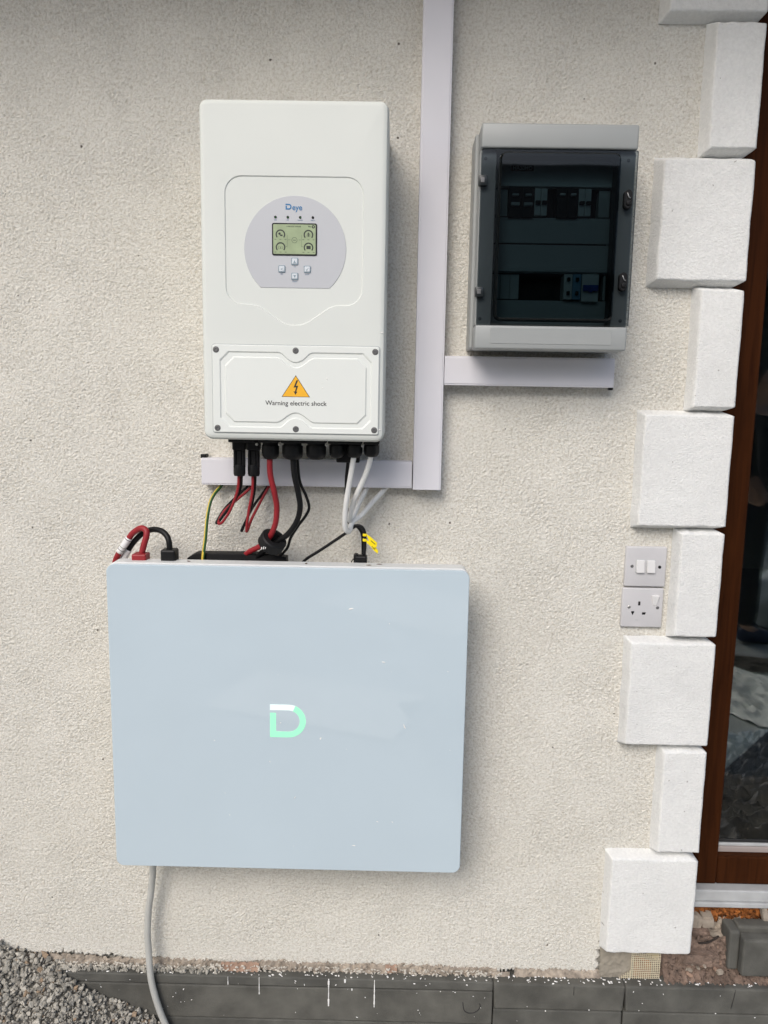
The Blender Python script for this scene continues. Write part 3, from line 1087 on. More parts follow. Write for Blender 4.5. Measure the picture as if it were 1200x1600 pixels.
for gx_, gz_ in ((-0.2050, 1.8068), (-0.1555, 1.8068), (-0.2048, 1.7852), (-0.1553, 1.7852)):
    for dx in (-0.009, 0.0, 0.009):
        quad(bm, gx_ + dx - 0.0017, gx_ + dx + 0.0017, gz_ - 0.0088, gz_ - 0.0078, YS)
dchild(from_bm('screen_mark', bm, M_LCDG))
dchild(text('screen_text', '11/08/2024 16:22:08', -0.182, 1.8207, YS, 0.0032, M_LCDG, None, bold=0.00004))
dchild(text('screen_text', 'Stby', -0.1535, 1.8209, YS, 0.0032, M_LCDK, None, bold=0.00006))
# status lamps
for k, (lx, lab) in enumerate(((-0.2140, 'DC'), (-0.1922, 'AC'), (-0.1703, 'Normal'), (-0.1480, 'Alarm'))):
    led = lathe('status_lamp', [(0.0023, 0.0), (0.0023, 0.0008), (0.0016, 0.0016)], (lx, YL + 0.0003, 1.8365), M_BLACK, None, 14, (0, -1, 0))
    dchild(led)
    if k < 3:
        dchild(lathe('lamp_lens', [(0.0011, 0.0), (0.0010, 0.0006), (0.0004, 0.0009)], (lx + 0.0005, YL - 0.0012, 1.8360), M_LEDG, None, 10, (0, -1, 0)))
    dchild(text('lamp_caption', lab, lx, 1.8318, YL - 0.0001, 0.0030, M_BLUE2, None))
# keys
for bx0, bz0, lab, gl in ((-0.1800, 1.7615, 'Up', 'u'), (-0.2028, 1.7482, 'Esc', 'l'), (-0.1575, 1.7482, 'Enter', 'c'), (-0.1798, 1.7358, 'Down', 'd')):
    kb = ip(extrude_poly('key', rrect(bx0 - 0.0062, bx0 + 0.0062, bz0 - 0.0062, bz0 + 0.0062, 0.0018, 4), YL - 0.0014, YL + 0.0003, M_BTNR, None, 0.0005))
    kf = extrude_poly('key_face', rrect(bx0 - 0.0047, bx0 + 0.0047, bz0 - 0.0043, bz0 + 0.0049, 0.0014, 4), YL - 0.0021, YL - 0.0012, M_BTN, None, 0.0006)
    sub(kf, kb)
    s_ = 0.0024
    shp = {'u': [(-s_, -s_), (s_, -s_), (0, s_)], 'd': [(-s_, s_), (0, -s_), (s_, s_)],
           'l': [(-s_, 0), (s_, -s_), (s_, -s_ + 0.0009), (-s_ + 0.0018, 0), (s_, s_ - 0.0009), (s_, s_)],
           'c': [(-s_, 0), (-s_ * 0.4, -s_), (s_, s_), (s_ * 0.7, s_), (-s_ * 0.4, -s_ * 0.35), (-s_ * 0.8, s_ * 0.3)]}[gl]
    gb = bmesh.new()
    gv = [gb.verts.new((bx0 + px, YL - 0.00225, bz0 - 0.0005 + pz)) for px, pz in shp]
    gb.faces.new(gv)
    sub(from_bm('key_symbol', gb, M_BTNR), kb)
    dchild(text('key_caption', lab, bx0, bz0 - 0.0085, YL - 0.0001, 0.0034, M_BLUE2, None))


# maker's name: a D with a gap at the upper left, then "eye"
def d_shape(name, x, z, w_, h_, th, y0, y1, mats, parent):
    """bar on top and a bowl joined to the foot, open at the upper left"""
    r = h_ / 2
    xc = x + w_ - r
    n_ = 16
    outp = [(x, z + h_)] + []
    o_, i_ = [], []
    o_.append((x, z + h_)); i_.append((x, z + h_ - th))
    for k in range(n_ + 1):
        a = PI / 2 - PI * k / n_
        o_.append((xc + r * math.cos(a), z + r + r * math.sin(a)))
        i_.append((xc + (r - th) * math.cos(a), z + r + (r - th) * math.sin(a)))
    o_.append((x, z)); i_.append((x + th, z + th))
    o_.append((x, z + h_ - th * 1.5)); i_.append((x + th, z + h_ - th * 1.5))
    bm = bmesh.new()
    f0 = loop(bm, o_, y0); g0 = loop(bm, i_, y0); f1 = loop(bm, o_, y1); g1 = loop(bm, i_, y1)
    for k in range(len(o_) - 1):
        for q in ((f0[k], f0[k + 1], g0[k + 1], g0[k]), (f1[k], g1[k], g1[k + 1], f1[k + 1]), (f0[k], f1[k], f1[k + 1], f0[k + 1]), (g0[k], g0[k + 1], g1[k + 1], g1[k])):
            fc = bm.faces.new(q)
            if len(mats) > 1 and k < 3:
                fc.material_index = 1
    return from_bm(name, bm, mats, parent)


dchild(d_shape('brand_letter', -0.1960, 1.8493, 0.0105, 0.0098, 0.0022, YL - 0.0003, YL, [M_BLUE], None))
dchild(text('brand_lettering', 'eye', -0.1846, 1.8528, YL - 0.0002, 0.0140, M_BLUE, None, 'LEFT', bold=0.00018, sx=0.92))

# terminal cover with the stepped octagonal groove
CX0, CX1, CZ0, CZ1 = -0.3285, -0.0270, 1.4575, 1.6150
YC = IY - 0.0030


def octo(d):
    x0, x1, z0, z1, c, nr = -0.3155 + d, -0.0400 - d, 1.4670 + d, 1.6035 - d, 0.0155, 0.0155
    xm = (x0 + x1) / 2
    pts = [(x1, z0 + c), (x1, z1 - c), (x1 - c, z1)]
    nw = 0.030 + d * 0.3
    pts += [(xm + nw, z1), (xm + nw - 0.006, z1 - 0.0025), (xm + 0.0125, z1 - 0.0135), (xm + 0.006, z1 - 0.0165), (xm, z1 - 0.0175),
            (xm - 0.006, z1 - 0.0165), (xm - 0.0125, z1 - 0.0135), (xm - nw + 0.006, z1 - 0.0025), (xm - nw, z1)]
    pts += [(x0 + c, z1), (x0, z1 - c), (x0, z0 + c), (x0 + c, z0)]
    pts += [(xm - nw, z0), (xm - nw + 0.006, z0 + 0.0025), (xm - 0.0125, z0 + 0.0135), (xm - 0.006, z0 + 0.0165), (xm, z0 + 0.0175),
            (xm + 0.006, z0 + 0.0165), (xm + 0.0125, z0 + 0.0135), (xm + nw - 0.006, z0 + 0.0025), (xm + nw, z0)]
    pts += [(x1 - c, z0)]
    return pts


bm = bmesh.new()
cout = rrect(CX0, CX1, CZ0, CZ1, 0.004, 3)
b0 = loop(bm, cout, IY + 0.0015); b1 = loop(bm, cout, YC + 0.0012); b2 = loop(bm, offset_poly(cout, 0.0012), YC)
bridge(bm, b0, b1); bridge(bm, b1, b2)
ls = [loop(bm, octo(d), y) for d, y in ((0.0, YC), (0.0022, YC + 0.0021), (0.0092, YC + 0.0021), (0.0114, YC))]
fill_between(bm, [b2, ls[0]])
for p, q in zip(ls, ls[1:]):
    bridge(bm, p, q)
fill_between(bm, [ls[-1]])
cover = ip(from_bm('terminal_cover', bm, M_INVC))
gap = ip(extrude_poly('cover_gasket', rrect(CX0 - 0.0014, CX1 + 0.0014, CZ0 - 0.0014, CZ1 + 0.0014, 0.005, 3), IY - 0.0006, IY + 0.002, M_DBIN))
for sx_, sz_ in ((-0.3215, 1.6060), (-0.1778, 1.6060), (-0.0345, 1.6060), (-0.3205, 1.4655), (-0.1775, 1.4655), (-0.0345, 1.4660)):
    sc_ = lathe('screw', [(0.0056, 0), (0.0056, 0.0006), (0.0050, 0.0012), (0.0026, 0.0014), (0.0022, 0.0004), (0.0004, 0.0003)], (sx_, YC + 0.0002, sz_), M_SCREW, None, 18, (0, -1, 0))
    sub(sc_, cover)
# warning triangle and words
tx, tz0, tz1 = -0.1775, 1.5235, 1.5625


def tri(s, y, m_, nm):
    bm = bmesh.new()
    czz = (2 * tz0 + tz1) / 3
    v = [bm.verts.new((tx + px * s, y, czz + (pz - czz) * s)) for px, pz in ((-0.0258, tz0), (0.0258, tz0), (0.0, tz1))]
    bm.faces.new(v)
    return sub(from_bm(nm, bm, m_), cover)


tri(1.0, YC - 0.00015, M_INK, 'warning_border')
tri(0.935, YC - 0.0003, M_YEL, 'warning_triangle')
bm = bmesh.new()
zz0 = tz0
bolt = [(0.0012, 0.0300), (-0.0040, 0.0170), (0.0006, 0.0172), (-0.0016, 0.0098), (-0.0042, 0.0104), (-0.0006, 0.0040), (0.0030, 0.0096), (0.0008, 0.0096), (0.0044, 0.0204), (0.0002, 0.0200), (0.0044, 0.0300)]
v = [bm.verts.new((tx + px, YC - 0.00045, tz0 + pz)) for px, pz in bolt]
e_ = [bm.edges.new((v[i], v[(i + 1) % len(v)])) for i in range(len(v))]
bmesh.ops.triangle_fill(bm, use_beauty=True, edges=e_, normal=(0, -1, 0))
sub(from_bm('warning_bolt', bm, M_INK), cover)
sub(text('warning_words', 'Warning electric shock', -0.1772, 1.5120, YC - 0.0002, 0.0118, M_INK, None, bold=0.00006), cover)
s_ = splats('paint_fleck', [(-0.121, YC - 0.0002, 1.557, 0.0012, 2), (-0.130, YC - 0.0002, 1.549, 0.0009, 1), (-0.129, YC - 0.0002, 1.541, 0.0012, 1.2), (-0.026, IY - 0.0002, 1.4665, 0.0014, 4), (-0.0225, IY - 0.0002, 1.640, 0.001, 3)], M_PAINTW, None)
ip(s_)


# cable glands below
def gland(x, r, z1, y=-0.12, flange=True, zt=1.4485):
    g = ip(lathe('cable_gland', [(r * 0.92, 0), (r * 0.92, (zt - z1) * 0.38), (r * 1.06, (zt - z1) * 0.40), (r * 1.06, (zt - z1) * 0.74), (r * 0.98, (zt - z1) * 0.88), (r * 0.72, zt - z1), (r * 0.45, zt - z1 + 0.001)],
                 (x, y, zt), M_BLACK, None, 24, (0, 0, -1), ridges=12, rid_d=0.06))
    return g


gland(-0.2355, 0.0150, 1.405)
gland(-0.1930, 0.0180, 1.405)
gland(-0.1475, 0.0172, 1.406)
gland(-0.1075, 0.0130, 1.410)
gland(-0.0735, 0.0138, 1.411)
gland(-0.0405, 0.0135, 1.413)
for x0, x1 in ((-0.313, -0.262), (-0.256, -0.217), (-0.213, -0.128), (-0.123, -0.0585), (-0.0560, -0.0255)):
    ip(box('gland_plate', x0, x1, -0.142, -0.098, 1.4365, 1.4492, M_BLACKM, None, 0.002))
for x in (-0.2585, -0.2150, -0.1250, -0.0572):
    ip(lathe('plate_screw', [(0.0026, 0), (0.0026, 0.003), (0.0018, 0.0036)], (x, -0.138, 1.4335), M_STEEL, None, 10, (0, -1, 0)))
ip(box('data_port', -0.1100, -0.0640, -0.105, -0.075, 1.3985, 1.449, M_BLACK, None, 0.003))

# ------------------------------------------------------------------ cables of the inverter
RC, RS = 0.0028, 0.0028


def cable(label, parts, cat='cable', group=None, base=None):
    """parts: list of (name, path, radius, material)"""
    p0 = parts[0][1][0] if base is None else base
    t = empty('cable', p0)
    tag(t, label, cat, group)
    for nm, pth, r, mm in parts:
        o = tube(nm, pth, r, mm, t, 12, 10)
        o.matrix_parent_inverse = Matrix.Translation(p0).inverted()
    return t


def cadd(t, o):
    o.parent = t
    o.matrix_parent_inverse = Matrix.Translation(t.location).inverted()
    return o


pv1 = cable('left pair of thin red and black solar cables looping below the inverter', [
    ('red_core', [(-0.299, -0.11, 1.377), (-0.302, -0.105, 1.346), (-0.31, -0.1, 1.322), (-0.322, -0.095, 1.296), (-0.338, -0.09, 1.2735), (-0.347, -0.08, 1.2725), (-0.338, -0.06, 1.294), (-0.316, -0.035, 1.315), (-0.295, -0.02, 1.335), (-0.286, -0.012, 1.352)], RC, M_REDC),
    ('black_core', [(-0.294, -0.108, 1.377), (-0.298, -0.099, 1.346), (-0.308, -0.091, 1.325), (-0.326, -0.084, 1.301), (-0.347, -0.076, 1.274), (-0.354, -0.066, 1.271), (-0.340, -0.048, 1.297), (-0.317, -0.025, 1.322), (-0.296, -0.013, 1.343), (-0.287, -0.012, 1.357)], RC, M_BLKC)], group='solar cables below the inverter')
pv2 = cable('right pair of thin red and black solar cables looping below the inverter', [
    ('red_core', [(-0.272, -0.11, 1.377), (-0.274, -0.105, 1.339), (-0.282, -0.1, 1.301), (-0.288, -0.095, 1.263), (-0.288, -0.085, 1.258), (-0.284, -0.06, 1.277), (-0.271, -0.035, 1.308), (-0.257, -0.02, 1.336), (-0.249, -0.012, 1.35)], RC, M_REDC),
    ('black_core', [(-0.267, -0.107, 1.377), (-0.272, -0.097, 1.336), (-0.283, -0.088, 1.296), (-0.2985, -0.081, 1.262), (-0.301, -0.074, 1.256), (-0.295, -0.058, 1.275), (-0.285, -0.040, 1.299), (-0.262, -0.016, 1.334), (-0.253, -0.012, 1.352)], RC, M_BLKC)], group='solar cables below the inverter')
for t, cx_ in ((pv1, -0.2975), (pv2, -0.2695)):
    for dx in (-0.0001,):
        c1 = bmesh.new()
        box_bm(cx_ - 0.0125, cx_ + 0.0125, -0.121, -0.099, 1.420, 1.449, 0.003, 2, bm=c1)
        box_bm(cx_ - 0.0105, cx_ - 0.0055, -0.118, -0.102, 1.385, 1.421, 0.0015, 1, bm=c1)
        box_bm(cx_ + 0.0055, cx_ + 0.0105, -0.118, -0.102, 1.385, 1.421, 0.0015, 1, bm=c1)
        box_bm(cx_ - 0.0060, cx_ + 0.0060, -0.116, -0.104, 1.385, 1.421, 0.002, 1, bm=c1)
        cadd(t, from_bm('connector', c1, M_BLACK))
        cadd(t, lathe('connector_nut', [(0.0108, 0), (0.0112, 0.003), (0.0112, 0.018), (0.0098, 0.022), (0.005, 0.0225)], (cx_, -0.11, 1.392), M_BLACK, None, 20, (0, 0, -1), ridges=10, rid_d=0.07))
cable('thick red battery cable curving from the inverter into the black ring', [('sheath', [(-0.237, -0.12, 1.42), (-0.2365, -0.118, 1.376), (-0.2295, -0.112, 1.338), (-0.226, -0.105, 1.309), (-0.229, -0.1, 1.278), (-0.238, -0.095, 1.254), (-0.251, -0.086, 1.236), (-0.268, -0.075, 1.222), (-0.291, -0.06, 1.208), (-0.313, -0.045, 1.185)], 0.0057, M_REDC)])
cable('thick black battery cable curving from the inverter into the black ring', [('sheath', [(-0.193, -0.12, 1.42), (-0.190, -0.118, 1.377), (-0.183, -0.112, 1.339), (-0.18, -0.106, 1.31), (-0.187, -0.1, 1.281), (-0.205, -0.093, 1.254), (-0.224, -0.086, 1.239), (-0.241, -0.078, 1.225), (-0.264, -0.064, 1.208), (-0.284, -0.05, 1.187)], 0.0057, M_BLKC)])
cable('thin black cable bowing out beside the thick black battery cable', [('sheath', [(-0.186, -0.109, 1.42), (-0.182, -0.1, 1.363), (-0.17, -0.095, 1.332), (-0.164, -0.09, 1.308), (-0.171, -0.086, 1.29), (-0.187, -0.08, 1.268), (-0.203, -0.070, 1.242), (-0.2125, -0.060, 1.217), (-0.232, -0.052, 1.197), (-0.252, -0.045, 1.182)], 0.0029, M_BLKC)])
cable('left white mains cable hanging straightest below the inverter', [('sheath', [(-0.0735, -0.12, 1.43), (-0.0745, -0.12, 1.414), (-0.082, -0.115, 1.366), (-0.089, -0.108, 1.322), (-0.092, -0.1, 1.288), (-0.091, -0.092, 1.266), (-0.084, -0.08, 1.259), (-0.079, -0.065, 1.274), (-0.06, -0.05, 1.289), (-0.041, -0.035, 1.311), (-0.017, -0.018, 1.336), (-0.001, -0.012, 1.358)], 0.0053, M_WHTC)], group='white mains cables below the inverter')
cable('right white mains cable slanting down behind the other white cable', [('sheath', [(-0.0405, -0.12, 1.43), (-0.042, -0.119, 1.412), (-0.051, -0.112, 1.379), (-0.068, -0.1, 1.339), (-0.077, -0.088, 1.315), (-0.084, -0.074, 1.284), (-0.080, -0.060, 1.280), (-0.068, -0.042, 1.309), (-0.055, -0.02, 1.334), (-0.046, -0.012, 1.356)], 0.0053, M_WHTC)], group='white mains cables below the inverter')
cable('thin black data cable dropping behind the left white cable', [('sheath', [(-0.087, -0.09, 1.41), (-0.0885, -0.085, 1.39), (-0.091, -0.078, 1.362), (-0.091, -0.070, 1.317), (-0.088, -0.064, 1.285), (-0.082, -0.058, 1.268), (-0.070, -0.040, 1.262), (-0.060, -0.03, 1.245), (-0.058, -0.024, 1.21), (-0.058, -0.02, 1.17)], 0.0035, M_BLKC)])
cm = cable('thin black data cable with a yellow tag on top of the battery', [('sheath', [(-0.200, -0.040, 1.165), (-0.175, -0.05, 1.193), (-0.145, -0.056, 1.214), (-0.092, -0.063, 1.252), (-0.078, -0.067, 1.264), (-0.068, -0.069, 1.269), (-0.059, -0.07, 1.266), (-0.0535, -0.07, 1.255), (-0.0525, -0.07, 1.234), (-0.054, -0.07, 1.205)], 0.0031, M_BLKC)])
bm = bmesh.new()
box_bm(-0.072, -0.048, -0.082, -0.058, 1.165, 1.2085, 0.003, 2, bm=bm)
box_bm(-0.075, -0.0655, -0.080, -0.062, 1.175, 1.2115, 0.002, 1, bm=bm)
cadd(cm, from_bm('plug', bm, M_BLACK))
cadd(cm, tube('plug_latch', [(-0.0715, -0.080, 1.206), (-0.077, -0.082, 1.2005), (-0.0795, -0.082, 1.196)], 0.0012, M_BLACK, None, 6, 3))
for z in (1.2505, 1.2400):
    cadd(cm, lathe('tag_band', [(0.0040, -0.0026), (0.0043, -0.0020), (0.0043, 0.0020), (0.0040, 0.0026)], (-0.0531, -0.07, z), M_TAGY, None, 14))


def flag(pts, th=0.0012):
    bm = bmesh.new()
    f0 = [bm.verts.new(p) for p in pts]
    f1 = [bm.verts.new((p[0], p[1] + th, p[2])) for p in pts]
    n_ = len(pts)
    bm.faces.new(f0); bm.faces.new(f1[::-1])
    for i in range(n_):
        bm.faces.new((f0[i], f0[(i + 1) % n_], f1[(i + 1) % n_], f1[i]))
    return bm


cadd(cm, from_bm('tag_flag', flag([(-0.0505, -0.0745, 1.2530), (-0.0420, -0.0760, 1.2480), (-0.0280, -0.0770, 1.2360), (-0.0285, -0.0770, 1.2270), (-0.0350, -0.0765, 1.2255), (-0.0440, -0.0760, 1.2385)]), M_TAGY))
cadd(cm, from_bm('tag_flag', flag([(-0.0505, -0.0725, 1.2405), (-0.0440, -0.0730, 1.2375), (-0.0330, -0.0735, 1.2290), (-0.0255, -0.0740, 1.2185), (-0.0265, -0.0740, 1.2130), (-0.0330, -0.0740, 1.2180), (-0.0420, -0.0735, 1.2290), (-0.0490, -0.0728, 1.2345)]), M_TAGY))
for (x0, z0, x1, z1, yy) in ((-0.0405, 1.2405, -0.0318, 1.2330, -0.0782), (-0.0385, 1.2285, -0.0325, 1.2220, -0.0752)):
    cadd(cm, tube('tag_print', [(x0, yy, z0), ((x0 + x1) / 2, yy, (z0 + z1) / 2), (x1, yy, z1)], 0.0006, M_INK, None, 5, 2))

# earth wire, half yellow half green
ev, ef = tube_mesh([(-0.350, -0.012, 1.350), (-0.356, -0.02, 1.337), (-0.365, -0.035, 1.324), (-0.372, -0.045, 1.306), (-0.376, -0.055, 1.276), (-0.3785, -0.062, 1.237), (-0.382, -0.066, 1.206), (-0.384, -0.066, 1.185)], 0.0035, 12, 10)
ew = empty('cable', (-0.384, -0.066, 1.185))
tag(ew, 'thin yellow and green striped earth wire from the trunking to the battery', 'cable')
eo = cadd(ew, pyd('sheath', ev, ef, [M_YC, M_GC], None, True))
cent = [sum((Vector(ev[i]) for i in f), Vector()) / len(f) for f in ef]
for pidx, p in enumerate(eo.data.polygons):
    k = pidx % 12
    p.material_index = 0
for pidx, p in enumerate(eo.data.polygons):
    nrm = p.normal
    p.material_index = 0 if nrm.x < 0.05 else 1

# black ferrite ring round the two battery cables
fr = empty('ferrite_ring', (-0.238, -0.088, 1.236))
tag(fr, 'black ferrite ring clamped round the red and black battery cables', 'ferrite ring')
prof = [(0.0145, -0.012), (0.0245, -0.012), (0.0272, -0.009), (0.0272, 0.009), (0.0245, 0.012), (0.0145, 0.012), (0.0135, 0.009), (0.0135, -0.009), (0.0145, -0.012)]
v_, f_ = [], []
seg = 36
for r_, h_ in prof:
    for k in range(seg):
        aa = 2 * PI * k / seg
        v_.append(Vector((r_ * math.cos(aa), r_ * math.sin(aa), h_)))
for i in range(len(prof) - 1):
    for k in range(seg):
        aa = i * seg + k; bb = i * seg + (k + 1) % seg
        f_.append((aa, bb, bb + seg, aa + seg))
q_ = Vector((0, 0, 1)).rotation_difference(Vector((0.50, -0.42, 0.76)).normalized())
ro = pyd('core', [q_ @ p for p in v_], f_, M_BLACKM, fr)
auto(ro, 30)
lp = [Vector((-0.0175, -0.0225, -0.002)), Vector((-0.0150, -0.0240, 0.000)), Vector((-0.0120, -0.0250, 0.0005))]
for k, (dx, dz) in enumerate(((-0.004, -0.001), (0.0, 0.0), (0.004, 0.0008))):
    o = tube('white_print', [(-0.0145 + dx, -0.0240, -0.0090 + dz - 0.002), (-0.0135 + dx, -0.0242, -0.0085 + dz), (-0.0125 + dx, -0.0240, -0.0075 + dz + 0.002)], 0.0009, M_PAINTW, fr, 5, 3)

# ------------------------------------------------------------------ battery
bat = empty('battery', (-0.202, 0, 0.553))
tag(bat, 'wide pale blue glass-fronted wall battery with glowing green logo', 'battery')
BM = Matrix.Translation(bat.location).inverted()


def bpart(o, par=None):
    o.parent = par or bat
    if par is None:
        o.matrix_parent_inverse = BM
    return o


BX0, BX1, BZ0, BZ1 = -0.5585, 0.1550, 0.5535, 1.1975
bpart(box('body', BX0 + 0.03, BX1 - 0.03, -0.094, 0.004, BZ0 + 0.03, BZ1 - 0.035, M_BATW, None, 0.004))
oc = rrect(BX0 + 0.002, BX1 - 0.002, BZ0 + 0.002, BZ1 - 0.001, 0.016, 6)
fm = bpart(extrude_poly('front_frame', oc, -0.125, -0.088, M_BATW, None, 0.0015))
auto(fm, 30)
gp = rrect(BX0, BX1, BZ0, BZ1 - 0.004, 0.016, 8)
gl_ = bpart(extrude_poly('glass_panel', gp, -0.131, -0.1255, M_BATG, None, 0.0012))
auto(gl_, 30)
M_GLOW = mat('green_backlit_logo', (0.02, 0.03, 0.02), 0.4, 0.01, 5, emit=(0.28, 0.74, 0.46), estr=1.0)
M_GLOWW = mat('white_backlit_logo', (0.02, 0.03, 0.02), 0.4, 0.01, 5, emit=(0.66, 0.76, 0.74), estr=1.0)
bpart(d_shape('logo', -0.2370, 0.8430, 0.0720, 0.0690, 0.0118, -0.1314, -0.1305, [M_GLOW, M_GLOWW], None), gl_)
fl = [(0.5 * (x0 / 2 + 150), 0) for x0 in ()]
flk = []
for px, pz, r_, el in ((-0.076, 1.113, 0.0016, 3), (-0.0, 1.084, 0.0010, 1), (-0.010, 1.005, 0.0014, 3), (0.118, 0.988, 0.001, 1.5), (0.034, 0.871, 0.0016, 3.4), (-0.135, 0.842, 0.0014, 2.2), (-0.082, 0.820, 0.0009, 1),
                       (-0.350, 0.833, 0.001, 1.4), (-0.238, 0.790, 0.0012, 1.6), (-0.187, 0.713, 0.0012, 2.4), (-0.017, 0.664, 0.0012, 2), (0.013, 0.664, 0.0010, 2), (-0.065, 0.610, 0.0013, 3), (-0.330, 0.720, 0.0007, 2),
                       (-0.321, 0.672, 0.0007, 2), (-0.216, 0.873, 0.0013, 1), (0.127, 0.823, 0.0008, 1), (-0.19, 0.606, 0.0007, 1), (-0.221, 0.975, 0.0006, 1), (0.006, 0.986, 0.0006, 1)):
    flk.append((px, -0.1312, pz, r_, el))
bpart(splats('paint_fleck', flk, M_PAINTW, None))
bpart(splats('brown_chip', [(-0.402, -0.105, 1.1968, 0.003, 2.4), (-0.168, -0.105, 1.1968, 0.003, 2), (-0.042, -0.11, 1.1968, 0.004, 2), (-0.023, -0.10, 1.1968, 0.003, 2)], mat('brown_dirt', (0.12, 0.08, 0.06), 0.9, 0.2, 60), None, 'z'))
# black handle bracket behind the top edge
bpts = [(-0.417, 1.160), (-0.212, 1.160), (-0.2135, 1.1985), (-0.2500, 1.2055), (-0.3980, 1.2045), (-0.4040, 1.2020), (-0.4170, 1.1935)]
hb = bpart(extrude_poly('top_bracket', bpts[::1], -0.062, -0.035, M_BLACKM, None, 0.002))
# terminal connectors with looped cables
rl = cable('looped red battery lead with white sleeve at the left end of the battery', [('sheath', [(-0.556, -0.052, 1.145), (-0.566, -0.058, 1.172), (-0.558, -0.066, 1.197), (-0.530, -0.07, 1.238), (-0.516, -0.074, 1.251), (-0.503, -0.08, 1.2575), (-0.4925, -0.085, 1.254), (-0.4905, -0.088, 1.244), (-0.496, -0.09, 1.224), (-0.501, -0.09, 1.203), (-0.502, -0.09, 1.18)], 0.0062, M_REDC)], group='looped battery leads')
cadd(rl, box('terminal', -0.5170, -0.4880, -0.105, -0.075, 1.165, 1.2085, M_REDP, None, 0.003))
bl_ = cable('looped black battery lead with white sleeve at the left end of the battery', [('sheath', [(-0.566, -0.052, 1.160), (-0.557, -0.055, 1.174), (-0.546, -0.057, 1.195), (-0.532, -0.058, 1.218), (-0.517, -0.060, 1.235), (-0.502, -0.062, 1.247), (-0.482, -0.07, 1.2535), (-0.463, -0.08, 1.2525), (-0.4505, -0.086, 1.244), (-0.4448, -0.09, 1.231), (-0.4438, -0.09, 1.208), (-0.4438, -0.09, 1.19)], 0.0058, M_BLKC)], group='looped battery leads')
cadd(bl_, box('terminal', -0.4590, -0.4290, -0.105, -0.075, 1.165, 1.2185, M_BLACK, None, 0.004))
dv = Vector((0.029, -0.004, 0.041)).normalized()
M_SLV = mat('white_sleeve', (0.76, 0.75, 0.73), 0.5, 0.05, 40)
cadd(rl, tube('sleeve', [(-0.5540, -0.0672, 1.2043), (-0.5460, -0.0684, 1.2155), (-0.5320, -0.0700, 1.2352)], 0.0072, M_SLV, None, 14, 4))
cadd(bl_, tube('sleeve', [(-0.5520, -0.0560, 1.1855), (-0.5460, -0.0570, 1.1950), (-0.5380, -0.0578, 1.2083)], 0.0070, M_SLV, None, 14, 4))
for k, (c0, rr_) in enumerate((((-0.5495, -0.0680, 1.2107), 0.0074), ((-0.5455, -0.0685, 1.2163), 0.0074), ((-0.5340, -0.0700, 1.2325), 0.0074))):
    c0 = Vector(c0)
    cadd(rl, tube('sleeve_print', [c0 - dv * 0.0005, c0, c0 + dv * 0.0005], rr_, M_INK if k != 1 else M_LCDG, None, 14, 2))

# grey cable from the battery down to the gravel
cable('grey cable running down from under the battery into the gravel', [('sheath', [(-0.509, -0.045, 0.60), (-0.512, -0.040, 0.50), (-0.520, -0.035, 0.430), (-0.5275, -0.033, 0.383), (-0.531, -0.033, 0.330), (-0.530, -0.034, 0.288), (-0.523, -0.042, 0.215), (-0.505, -0.046, 0.145), (-0.484, -0.050, 0.095), (-0.458, -0.055, 0.040), (-0.445, -0.06, -0.01)], 0.0073, M_GRYC)])

# ------------------------------------------------------------------ distribution board
db = empty('distribution_board', (0.29, 0, 1.619))
tag(db, 'light grey distribution board with smoked transparent door full of breakers', 'distribution board')
DM = Matrix.Translation(db.location).inverted()


def dbp(o, par=None):
    o.parent = par or db
    if par is None:
        o.matrix_parent_inverse = DM
    return o


DX0, DX1, DZ0, DZ1 = 0.1505, 0.4335, 1.6190, 2.0185
# back box as a shallow tray: back, four walls
dbp(box('back_box', DX0 - 0.0050, DX1 - 0.0005, -0.012, 0.003, DZ0 + 0.004, DZ1 - 0.003, M_DBG, None, 0.002))
dbp(box('back_box_side', DX0 - 0.0055, DX0 + 0.010, -0.074, -0.0122, DZ0 + 0.0035, DZ1 - 0.002, M_DBG, None, 0.003))
dbp(box('back_box_side', DX1 - 0.010, DX1 + 0.001, -0.074, -0.0122, DZ0 + 0.0035, DZ1 - 0.002, M_DBG, None, 0.003))
dbp(box('back_box_end', DX0 + 0.0102, DX1 - 0.0102, -0.074, -0.0122, DZ1 - 0.014, DZ1 - 0.0025, M_DBG, None, 0.002))
dbp(box('back_box_end', DX0 + 0.0102, DX1 - 0.0102, -0.074, -0.0122, DZ0 + 0.004, DZ0 + 0.014, M_DBG, None, 0.002))
# front lid: caps and cheeks
dbp(auto(box('upper_cap', DX0, DX1, -0.1300, -0.0745, 1.9755, DZ1, M_DBG, None, 0.004, 3), 30))
lc = dbp(auto(box('lower_cap', DX0 - 0.0012, DX1 - 0.0005, -0.1300, -0.0745, DZ0, 1.6625, M_DBG, None, 0.004, 3), 30))
dbp(extrude_poly('label_strip', rrect(0.1775, 0.4045, 1.6290, 1.6580, 0.002, 2), -0.1308, -0.1290, M_DBG, None, 0.0005), lc)
dbp(box('side_cheek', DX0, DX0 + 0.030, -0.1180, -0.0745, 1.6630, 1.9750, M_DBG, None, 0.002))
dbp(box('side_cheek', DX1 - 0.030, DX1, -0.1180, -0.0745, 1.6630, 1.9750, M_DBG, None, 0.002))
